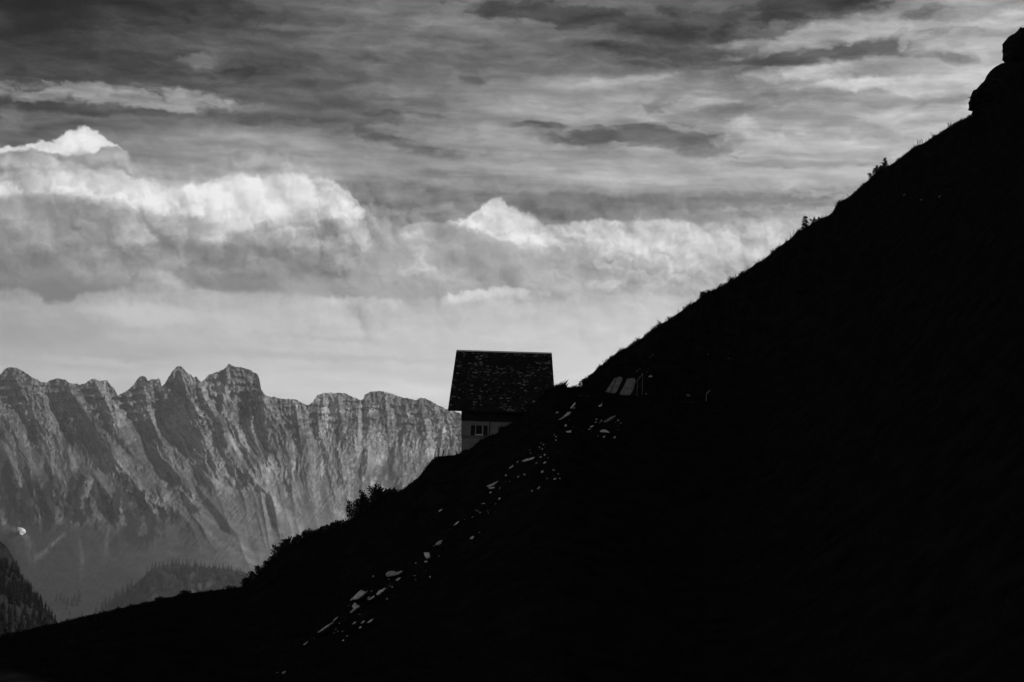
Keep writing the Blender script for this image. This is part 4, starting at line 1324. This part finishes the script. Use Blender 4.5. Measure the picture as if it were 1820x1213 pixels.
def small(px, py, w, h, tilt, label, group, pick=on_hill, lift=.12):
    p = pick(px, py + h * .4)
    o = bpy.data.objects.new('stone', random.choice(forms))
    C.objects.link(o)
    k = p.y / FX
    o.location = p + Vector((0, -.05, h * k * .3 + lift * .2))
    o.scale = (w * k, max(h, w * .6) * k * 1.2, h * k * 1.35)
    o.rotation_euler = (R(random.uniform(18, 40)), R(-tilt), random.uniform(-.3, .3))
    if pick is on_upper:
        o.data = dim[forms.index(o.data)]
    tag(o, label, 'stone', group)
    return o


for x, y, w, h in [(985, 774, 3, 2), (988, 777, 3, 2), (988, 783, 3.5, 2.5), (961, 788, 3, 2), (966, 791, 3, 2), (959, 796, 3, 4), (964, 799, 4, 3), (943, 807, 5, 2.5), (968, 809, 5, 3), (961, 813, 5, 3), (968, 823, 7, 3), (920, 822, 5, 2.5), (899, 846, 5, 3), (921, 848, 4, 3), (932, 844, 4, 4), (964, 839, 5, 4), (984, 836, 5, 4), (986, 852, 6, 3), (995, 851, 3, 4), (992, 843, 2.5, 2.5), (972, 851, 3, 3), (946, 874, 6, 2.5), (1005, 757, 6, 3), (990, 734, 6, 3), (1020, 726, 5, 2.5), (1092, 778, 6, 3), (1073, 777, 6, 2.5), (1103, 753, 5, 2.5), (1098, 748, 6, 2), (1060, 746, 4, 2), (1069, 748, 3, 2), (1059, 751, 4, 2)]:
    small(x, y, w, h, 28, 'one of the small pale stones sprinkled below the hut and leaning slabs', 'small stones below the hut')
for x, y, w, h in [(872, 876, 5, 2.5), (888, 887, 5, 3), (888, 857, 3, 2.5), (931, 890, 4, 2), (857, 897, 6, 3), (861, 896, 3, 2), (850, 909, 3, 2), (846, 908, 3, 2), (853, 912, 4, 2), (833, 910, 3, 2), (831, 914, 3, 2), (822, 917, 3, 2), (828, 918, 3, 2), (826, 924, 2.5, 2), (798, 942, 8, 3), (838, 945, 3, 2), (852, 948, 4, 2.5), (783, 908, 8, 3)]:
    small(x, y, w, h, 32, 'one of the small pale stones around and below the forked rock', 'small stones by the forked rock')
for x, y, w, h in [(773, 957, 6, 3), (762, 970, 5, 3), (771, 972, 4, 3), (750, 977, 6, 2.5), (757, 999, 7, 4), (739, 1002, 5, 2.5), (697, 1044, 4, 2), (688, 1065, 5, 3), (708, 1030, 14, 2), (663, 1025, 5, 3), (644, 1023, 5, 2), (764, 1026, 4, 3), (640, 1116, 7, 2), (617, 1131, 6, 3), (610, 1139, 5, 2), (655, 1063, 6, 2), (493, 1196, 4, 2), (572, 1120, 5, 3)]:
    small(x, y, w, h, 30, 'one of the small stones in the lower half of the rubble', 'small stones low in the rubble')
small(400, 1047.5, 2.6, 2.2, 0, 'single white stone on the bare crest at lower left', None)
for x, y, w, h in [(1258, 631, 4, 2.5), (1265, 651, 5, 3), (1287, 645, 7, 3.5), (1294, 638, 6, 2.5), (1275, 644, 4, 2), (1300, 640, 4, 2), (1256, 642, 3, 2), (1303, 646, 4, 2), (1272, 650, 3, 2), (1247, 652, 3, 2)]:
    small(x, y, w, h, 22, 'one of the dim stones in the patch high on the upper slope', 'stones in the upper patch', on_upper)
for x, y, w, h in [(1159, 632, 5, 2), (1155, 636, 3, 2), (1137, 657, 4, 2), (1150, 662, 4, 2), (1148, 701, 4, 3), (1132, 660, 3, 2), (1152, 656, 3, 2)]:
    small(x, y, w, h, 15, 'one of the dim stones in the bank above the leaning slabs', 'stones above the slabs', on_upper)
for x, y, w, h in [(1607, 347, 7, 4), (1637, 356, 4, 4), (1670, 350, 5, 4)]:
    small(x, y, w, h, 25, 'one of three faint stones high on the dark hillside', 'three faint stones', on_upper)
# stones that edge the path on the terrace
_er = random.Random(9)
for x in [1029, 1034, 1041, 1046, 1055, 1063, 1213, 1217, 1223, 1228, 1234, 1241]:
    o = small(x, 704 + .06 * (x - 1030), _er.uniform(2.5, 5), _er.uniform(1, 1.8), 3, 'one of the flat dim stones edging the path on the terrace', 'path edging stones', on_hill)
    o.data = o.data.copy(); o.data.materials[0] = MAT['edging']
small(1223, 703, 7, 7, 35, 'dim upright stone standing behind the path edging', None, on_upper)

# fallen pole and its stub
MAT['pole'] = mat('bleached_pole', 0.3, 0.9, 0.3, 5.0, spec=0.1)


def tube(name, pts, radii, m, parent=None, n=8):
    v, f = [], []
    for i, p in enumerate(pts):
        d = (pts[min(i + 1, len(pts) - 1)] - pts[max(i - 1, 0)]).normalized()
        u_ = d.cross(Vector((0, 1, 0.1))).normalized(); w_ = d.cross(u_)
        for q in range(n):
            a = q * 2 * math.pi / n
            v.append(p + (u_ * math.cos(a) + w_ * math.sin(a)) * radii[i])
    for i in range(len(pts) - 1):
        for q in range(n):
            f.append((i * n + q, i * n + (q + 1) % n, i * n + n + (q + 1) % n, i * n + n + q))
    f.append(tuple(range(n - 1, -1, -1))); f.append(tuple((len(pts) - 1) * n + q for q in range(n)))
    return mesh_object(name, v, f, m, parent)


pp = on_hill(1080, 750)
tag(tube('fallen_pole', [at(1069, 754.5, pp.y - .4), at(1077, 749.5, pp.y - .35), at(1086, 744, pp.y - .3), at(1093.5, 739.5, pp.y - .25)], [.07, .11, .12, .05], MAT['pole']), 'bleached pole lying aslant above the dome-shaped boulder', 'pole')
tag(tube('broken_pole', [at(1057.5, 763, pp.y - .5), at(1061, 759.5, pp.y - .45), at(1064.5, 756.5, pp.y - .4)], [.09, .10, .07], MAT['pole']), 'short broken pole end below the fallen pole', 'pole')

# three slabs leaning on the bank
for q, (ol, lb) in enumerate([
        ([(1076, 696.5), (1081, 699), (1084, 697.5), (1091, 684), (1096.5, 671), (1095.5, 669.5), (1092, 673), (1084, 685)], 'narrow pale slab, outermost of the three leaning on the bank'),
        ([(1085, 699), (1094.5, 700), (1099, 690), (1107.5, 674), (1107, 670), (1103, 668.6), (1098, 668.8), (1094, 680)], 'middle leaning slab, rough and grey'),
        ([(1100.5, 701.5), (1106, 703), (1120, 703.5), (1126, 693), (1131, 675), (1130, 671), (1116, 671.5), (1110, 685)], 'broadest leaning slab with a cracked foot')]):
    Yq = on_hill(1100, 706).y + 1.5
    front = [at(x, y, Yq) for x, y in densify(ol, 22)]
    cen = sum(front, Vector()) / len(front)
    zb_ = min(p.z for p in front)
    tl = .55
    ring = []
    for scale_, dy in ((.97, -.10), (1.0, -.05), (1.0, .06)):
        ring.append([(p - cen) * scale_ + Vector((0, dy + tl * (p.z - zb_), 0)) for p in front])
    n_ = 22
    v = ring[0] + ring[1] + ring[2]
    f = [tuple(range(n_ - 1, -1, -1)), tuple(range(2 * n_, 3 * n_))]
    for k_ in range(2):
        for i in range(n_):
            j = (i + 1) % n_
            f.append((k_ * n_ + i, k_ * n_ + j, (k_ + 1) * n_ + j, (k_ + 1) * n_ + i))
    o = mesh_object('leaning_slab', v, f, MAT['slab'])
    bm = bmesh.new(); bm.from_mesh(o.data); bmesh.ops.recalc_face_normals(bm, faces=bm.faces[:]); bm.to_mesh(o.data); bm.free()
    o.location = cen
    tag(o, lb, 'slab', 'slabs leaning on the bank')

# thin frame beside the slabs, and the bent rod further along
Yf = on_hill(1138, 707).y + 1.2
fr0 = empty('wooden_frame', at(1138, 700, Yf))
L0 = fr0.location
for nm, a, b, r0 in [('post', (1132.5, 704), (1133, 678), .03), ('rail', (1131, 679), (1143, 663.5), .035), ('post', (1141, 702), (1142.6, 664), .03)]:
    pa, pb = at(*a, Yf), at(*b, Yf)
    tube(nm, [pa - L0, (pa + pb) / 2 - L0, pb - L0], [r0, r0 * .95, r0 * .85], MAT['slab'], fr0)
tag(fr0, 'thin wooden frame of two posts and a slanting rail beside the slabs', 'frame')
Yk = on_hill(1255, 716).y + 1.0
tag(tube('bent_rod', [at(1255, 713, Yk), at(1255.2, 706, Yk), at(1256, 699, Yk), at(1258.5, 697, Yk), at(1263, 693.8, Yk)], [.035, .035, .035, .035, .03], MAT['pole']), 'pale bent rod sticking up beside the path', 'rod')

# outcrop against the sky at upper right
oc = empty('rock_outcrop', at(1800, 205, 292))
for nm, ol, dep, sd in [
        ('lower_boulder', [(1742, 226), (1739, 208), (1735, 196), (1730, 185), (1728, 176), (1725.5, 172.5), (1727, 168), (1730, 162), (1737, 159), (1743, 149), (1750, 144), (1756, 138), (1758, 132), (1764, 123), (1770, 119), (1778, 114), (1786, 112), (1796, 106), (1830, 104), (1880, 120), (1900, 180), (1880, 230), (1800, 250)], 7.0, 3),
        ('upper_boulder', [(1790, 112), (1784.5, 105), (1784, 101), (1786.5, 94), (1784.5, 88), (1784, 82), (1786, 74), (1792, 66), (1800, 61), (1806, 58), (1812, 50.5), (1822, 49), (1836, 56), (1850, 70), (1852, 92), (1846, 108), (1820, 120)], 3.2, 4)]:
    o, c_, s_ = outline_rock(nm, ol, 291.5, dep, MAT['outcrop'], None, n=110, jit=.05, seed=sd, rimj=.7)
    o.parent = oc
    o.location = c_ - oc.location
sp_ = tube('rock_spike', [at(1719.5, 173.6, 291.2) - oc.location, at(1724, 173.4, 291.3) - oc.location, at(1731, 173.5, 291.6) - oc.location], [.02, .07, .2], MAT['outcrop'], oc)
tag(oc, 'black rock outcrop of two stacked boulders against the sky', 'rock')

# finest rubble: chips too small to pick apart
_rv, _rf = [], []
_rr = random.Random(21)
_path = [(1100, 752), (1060, 752), (1010, 745), (985, 780), (962, 798), (938, 820), (905, 838), (878, 866), (850, 905), (820, 925), (785, 960), (755, 990), (705, 1028), (650, 1062), (610, 1095), (565, 1125)]
for _ in range(130):
    t = _rr.random() * (len(_path) - 1); i = int(t); u_ = t - i
    cx_r = _path[i][0] * (1 - u_) + _path[i + 1][0] * u_ + _rr.gauss(0, 16); cy_r = _path[i][1] * (1 - u_) + _path[i + 1][1] * u_ + abs(_rr.gauss(0, 13)) - 3
    p = on_hill(cx_r, cy_r); k = p.y / FX
    s_ = k * _rr.choice((.5, .7, .9, 1.3, 1.8)); i0 = len(_rv)
    ang = R(-30 + _rr.gauss(0, 18)); ca, sa = math.cos(ang), math.sin(ang)
    for dx_, dy_, dz_ in ((-.9, -.4, -.3), (.9, -.4, -.25), (.8, .6, -.3), (-.8, .6, -.3), (-.5, -.25, .45), (.6, -.2, .5), (.4, .5, .55), (-.5, .5, .5)):
        x_ = dx_ * s_ * 1.4 * _rr.uniform(.7, 1.2); z_ = dz_ * s_ * _rr.uniform(.6, 1.2)
        _rv.append((p.x + x_ * ca + z_ * sa, p.y - .05 + dy_ * s_, p.z + .1 * s_ - x_ * sa + z_ * ca))
    _rf += [tuple(j + i0 for j in q) for q in BOX_F]
MAT['chips'] = mat('limestone_chips', 0.28, 0.9, 0.5, 1.5, spec=0.1)
tag(mesh_object('rubble', _rv, _rf, MAT['chips']), 'fine pale rubble trickling down the slope below the hut', kind='stuff')
# ------------------------------------------------------------------ shrubs, dwarf spruces and grass along the skyline
MAT['leaf'] = mat('leathery_leaf', 0.03, 0.9, 0.4, 3.0, spec=0.05)
MAT['twig'] = mat('dark_twig', 0.03, 0.95, 0.3, 5.0, spec=0.0)


def shrub(cx, base_y, w, h, Y, label, n=420, group='shrubs along the crest', leaf=.17, cat='shrub', slope=0.0, spiky=.5):
    """cx, base_y, w, h in photo pixels at distance Y"""
    k = Y / FX
    root = empty('alpine_shrub', at(cx, base_y, Y))
    r = random.Random(int(cx * 7 + base_y))
    sv, sf, lv, lf = [], [], [], []
    ns = max(6, int(w / 2.2))
    W, H = w * k, h * k
    for q in range(ns):
        bx = r.uniform(-.5, .5) * W * .8; by = r.uniform(-.5, .5) * min(W, 2.2) * .6
        ang = r.gauss(0, .35) + .5 * bx / max(W, .1)
        env = math.sqrt(max(.12, 1 - (2 * bx / W) ** 2 * .8))
        L = H * env * r.uniform(.75, 1.12)
        p = Vector((bx, by, slope * bx - .25)); d = Vector((math.sin(ang), r.gauss(0, .25), math.cos(ang))).normalized()
        pts = [p]
        for s in range(5):
            d = (d + Vector((r.gauss(0, .13), r.gauss(0, .13), .05))).normalized()
            pts.append(pts[-1] + d * (L + .25) / 5)
        for s in range(5):
            a, b = pts[s], pts[s + 1]
            ra, rb = .018 * (1 - s / 6), .018 * (1 - (s + 1) / 6)
            i = len(sv)
            for pt, rr in ((a, ra), (b, rb)):
                sv += [pt + Vector((rr, 0, 0)), pt + Vector((-rr * .5, rr * .8, 0)), pt + Vector((-rr * .5, -rr * .8, 0))]
            sf += [(i, i + 1, i + 4, i + 3), (i + 1, i + 2, i + 5, i + 4), (i + 2, i, i + 3, i + 5)]
        m = max(30, 2 * n // ns)
        for _ in range(m):
            t = r.random() ** .85 * 4.99; s = int(t); c = pts[s].lerp(pts[s + 1], t - s)
            tip = t / 5
            off = Vector((r.gauss(0, 1), r.gauss(0, 1), r.gauss(0, .6))) * (.20 * (1.15 - tip * .75))
            c = c + off
            dirv = (Vector((r.gauss(0, 1), r.gauss(0, 1), r.gauss(.7, .7))) * (1 - spiky) + d * spiky + off * 2).normalized()
            side = dirv.cross(Vector((r.gauss(0, 1), r.gauss(0, 1), r.gauss(0, 1)))).normalized()
            LL = leaf * r.uniform(.7, 1.4); ww_ = LL * r.uniform(.28, .42)
            i = len(lv)
            lv += [c, c + dirv * LL * .5 + side * ww_, c + dirv * LL, c + dirv * LL * .5 - side * ww_]
            lf.append((i, i + 1, i + 2, i + 3))
    mesh_object('stem', sv, sf, MAT['twig'], root)
    mesh_object('foliage', lv, lf, MAT['leaf'], root)
    return tag(root, label, cat, group)


def crest_y(px):
    return float(np.interp(px, [p[0] for p in P1], [p[2] for p in P1])), float(np.interp(px, [p[0] for p in P1], [p[1] for p in P1]))


for cx, w, h, n, lb in [
        (662, 66, 36, 2600, 'largest bush on the crest, a dark overhanging clump'), (632, 30, 34, 1100, 'ragged lower flank of the largest bush, leaning downhill'), (688, 30, 16, 600, 'low shrub tucked uphill against the largest bush'),
        (604, 30, 14, 700, 'low shrub just downhill of the largest bush'), (583, 30, 16, 760, 'upright tufted shrub with a square shoulder on the crest'), (560, 30, 13, 640, 'low shrub in the gap below the square-shouldered one'), (540, 28, 16, 660, 'spiky shrub with two thin shoots on the crest'),
        (518, 28, 18, 700, 'dense small shrub in the middle of the row on the crest'), (500, 24, 18, 560, 'rounded small shrub where the crest turns steeper'), (484, 20, 12, 420, 'small shrub on the steep step of the crest'), (463, 16, 12, 320, 'sprig of shrub with a gap at its foot'), (444, 16, 9, 260, 'lowest small shrub at the foot of the steep step')]:
    Y, y = crest_y(cx)
    shrub(cx, y + 4, w, h + 4, Y, lb, n, slope=.55)
shrub(330 + 0, 1058, 10, 5, crest_y(330)[0], 'tiny tuft on the long lower crest', 60)
shrub(285, 1069, 9, 5, crest_y(285)[0], 'tiny dark tuft further down the long lower crest', 60)
shrub(410, 1050, 10, 6, crest_y(410)[0], 'tiny tuft at the upper end of the long lower crest', 70)


def up_y(px):
    return float(np.interp(px, [p[0] for p in P2], [p[2] for p in P2])), float(np.interp(px, [p[0] for p in P2], [p[1] for p in P2]))


for cx, w, h, n, lb in [(1038, 16, 9, 300, 'small bush at the foot of the steep skyline beside the hut'), (1254, 16, 7, 260, 'small ragged bush halfway along the skyline'), (1446, 22, 9, 420, 'low bush at the foot of the lower dwarf spruce'), (1556, 20, 14, 480, 'leaning bush beside the upper dwarf spruce'), (1568, 18, 9, 300, 'low cushion under the upper dwarf spruce'), (1724, 8, 6, 60, 'thistle-like sprig below the rock outcrop'), (1300, 12, 4, 90, 'flat tuft above the small ragged bush')]:
    Y, y = up_y(cx)
    shrub(cx, y + 3, w, h + 3, Y, lb, n, 'shrubs on the upper skyline', slope=.6)


def dwarf_spruce(cx, base, h, Y, label, seed):
    k = Y / FX
    H = h * k
    root = empty('dwarf_spruce', at(cx, base, Y))
    r = random.Random(seed)
    tube('trunk', [Vector((0, 0, -.3)), Vector((.02, 0, H * .4)), Vector((-.01, 0, H * .8)), Vector((0, 0, H))], [.07, .05, .025, .008], MAT['twig'], root, 7)
    v, f = [], []
    for t in range(13):
        z = H * (.06 + .9 * t / 12)
        rad = .34 * H * (1 - t / 12.5) ** .9 * r.uniform(.55, 1.25) + .05
        for q in range(6 if t < 9 else 4):
            a = r.uniform(0, 6.28); L = rad * r.uniform(.7, 1.2)
            d = Vector((math.cos(a), math.sin(a), r.uniform(-.1, .35)))
            tip = Vector((0, 0, z)) + d * L
            for s in range(9):
                u_ = (s + r.random()) / 9
                c = Vector((0, 0, z)) + d * L * u_
                dr = (d + Vector((r.gauss(0, .5), r.gauss(0, .5), r.gauss(.25, .35)))).normalized()
                sd = dr.cross(Vector((r.gauss(0, 1), r.gauss(0, 1), r.gauss(0, 1)))).normalized()
                LL = .26 * r.uniform(.6, 1.3); i = len(v)
                v += [c - dr * .02, c + dr * LL * .5 + sd * .05, c + dr * LL, c + dr * LL * .5 - sd * .05]
                f.append((i, i + 1, i + 2, i + 3))
            i = len(v)
            v += [Vector((0, 0, z + .02)), Vector((0, 0, z - .02)), tip, tip + Vector((0, 0, .015))]
            f.append((i, i + 1, i + 2, i + 3))
    mesh_object('crown', v, f, MAT['needles'], root)
    return tag(root, label, 'tree', 'dwarf spruces on the skyline')


Y, y = up_y(1431); dwarf_spruce(1431, y + 2, 25, Y, 'lower dwarf spruce on the skyline with a bare pointed top', 3)
Y, y = up_y(1572); dwarf_spruce(1572, y + 3, 22, Y, 'upper dwarf spruce on the skyline, short and bushy', 4)


def spikes(cx, n, h, label):
    Y, y = up_y(cx)
    root = empty('flower_spike', at(cx, y + 2, Y))
    r = random.Random(int(cx)); k = Y / FX
    for q in range(n):
        x0 = (q - (n - 1) / 2) * 4.2 * k + r.uniform(-.05, .05); hh = h * k * r.uniform(.6, 1.1)
        tube('stem', [Vector((x0, 0, -.2)), Vector((x0 + .02, 0, hh * .5)), Vector((x0, 0, hh))], [.03, .035, .01], MAT['twig'], root, 6)
        v, f = [], []
        for s in range(26):
            c = Vector((x0, 0, hh * r.uniform(.25, 1)))
            d = Vector((r.gauss(0, 1), r.gauss(0, 1), r.gauss(.8, .5))).normalized(); sd = d.cross(Vector((0, 1, .3))).normalized(); i = len(v)
            v += [c, c + d * .08 + sd * .03, c + d * .17, c + d * .08 - sd * .03]; f.append((i, i + 1, i + 2, i + 3))
        mesh_object('leaf', v, f, MAT['leaf'], root)
    tag(root, label, 'plant', 'tall flower spikes on the skyline')


spikes(1635, 3, 15, 'pair of tall seed spikes on the skyline above the upper dwarf spruce')
spikes(1690, 3, 10, 'row of three short seed spikes nearest the rock outcrop')

# grass: along the crests and thinly over the slopes
gv, gf = [], []


def blade(p, h, lean_a, w):
    i = len(gv)
    dx_ = math.sin(lean_a) * h
    ca = random.uniform(0, 3.14); wx_, wy_ = w * math.cos(ca), w * math.sin(ca)
    gv.append((p[0] - wx_, p[1] - wy_, p[2] - .05)); gv.append((p[0] + wx_, p[1] + wy_, p[2] - .05))
    gv.append((p[0] + dx_ * .4 + wx_ * .7, p[1] + wy_ * .7, p[2] + h * .6)); gv.append((p[0] + dx_, p[1] + random.uniform(-.1, .1) * h, p[2] + h))
    gf.append((i, i + 1, i + 2)); gf.append((i, i + 2, i + 3))


def ground_at(a, Y):
    z = float(ground_z(np.array([a]), np.array([Y]))[0])
    return (a * Y, Y, z)


def fringe(A, D, px_range, count, hmin, hmax, clump=1.0, spread=5.0):
    a0 = at(px_range[0], 700, 200); a1 = at(px_range[1], 700, 200)
    a0, a1 = a0.x / a0.y, a1.x / a1.y
    aas = np.random.default_rng(int(px_range[0]) + count).uniform(a0, a1, count)
    Ys = np.interp(aas, A, D) - np.abs(np.random.default_rng(count).normal(0, spread, count)) * .5 + .2
    zs = ground_z(aas, Ys)
    cl = fbm(aas * 160, aas * 0, 3, .6, 80)
    for a, Y_, z, c in zip(aas, Ys, zs, cl):
        h = hmin + (hmax - hmin) * random.random() ** 2 * max(.1, .6 + clump * c)
        blade((a * Y_, Y_, z), h, random.gauss(.1, .35), random.uniform(.010, .022))


fringe(A1, D1, (-60, 430), 3200, .06, .22)
fringe(A1, D1, (430, 790), 3800, .08, .35)
fringe(A1, D1, (815, 940), 3000, .08, .42, 1.2, 2.0)
fringe(A1, D1, (940, 990), 1600, .12, .6, 1.2, 2.5)
fringe(A1, D1, (983, 1034), 1500, .2, 1.05, .9, 3.0)
fringe(A1, D1, (1034, 1300), 1500, .08, .25)
fringe(A2, D2, (1032, 1745), 15000, .08, .5, 1.5, 4.0)
fringe(A2, D2, (1060, 1745), 260, .5, 1.0, 1.3, 1.0)
sl = np.random.default_rng(11)
for a, Y_ in zip(sl.uniform(-.31, .31, 26000), sl.uniform(0, 1, 26000)):
    d1v = float(np.interp(a, A1, D1)); Yv = 30 + (d1v - 30) * Y_ ** .6
    gv_h = sl.uniform(.06, .2)
    blade(ground_at(a, Yv), gv_h, sl.normal(-.2, .3), .03)
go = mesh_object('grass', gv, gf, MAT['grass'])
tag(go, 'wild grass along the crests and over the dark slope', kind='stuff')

# ------------------------------------------------------------------ the air
hz = bpy.data.materials.new('valley_haze'); hz.use_nodes = True
ht = hz.node_tree; ht.nodes.clear()
ho = ht.nodes.new('ShaderNodeOutputMaterial'); hv = ht.nodes.new('ShaderNodeVolumePrincipled')
hv.inputs['Color'].default_value = (.96, .96, .96, 1)
hv.inputs['Density'].default_value = 2.4e-5
hv.inputs['Anisotropy'].default_value = 0.0
ht.links.new(hv.outputs[0], ho.inputs['Volume'])
top_z = float(MZw.max()) + 25
low_z = min(min(c[2] for c in o.bound_box) + o.location.z for o in C.objects if o.type == 'MESH' and o.get('kind') == 'structure') - 1.0
haze = mesh_object('haze', box_v(-34000, 34000, -34000, 44000, low_z, top_z), BOX_F, hz)
tag(haze, 'thin pale air filling the valley', kind='stuff')
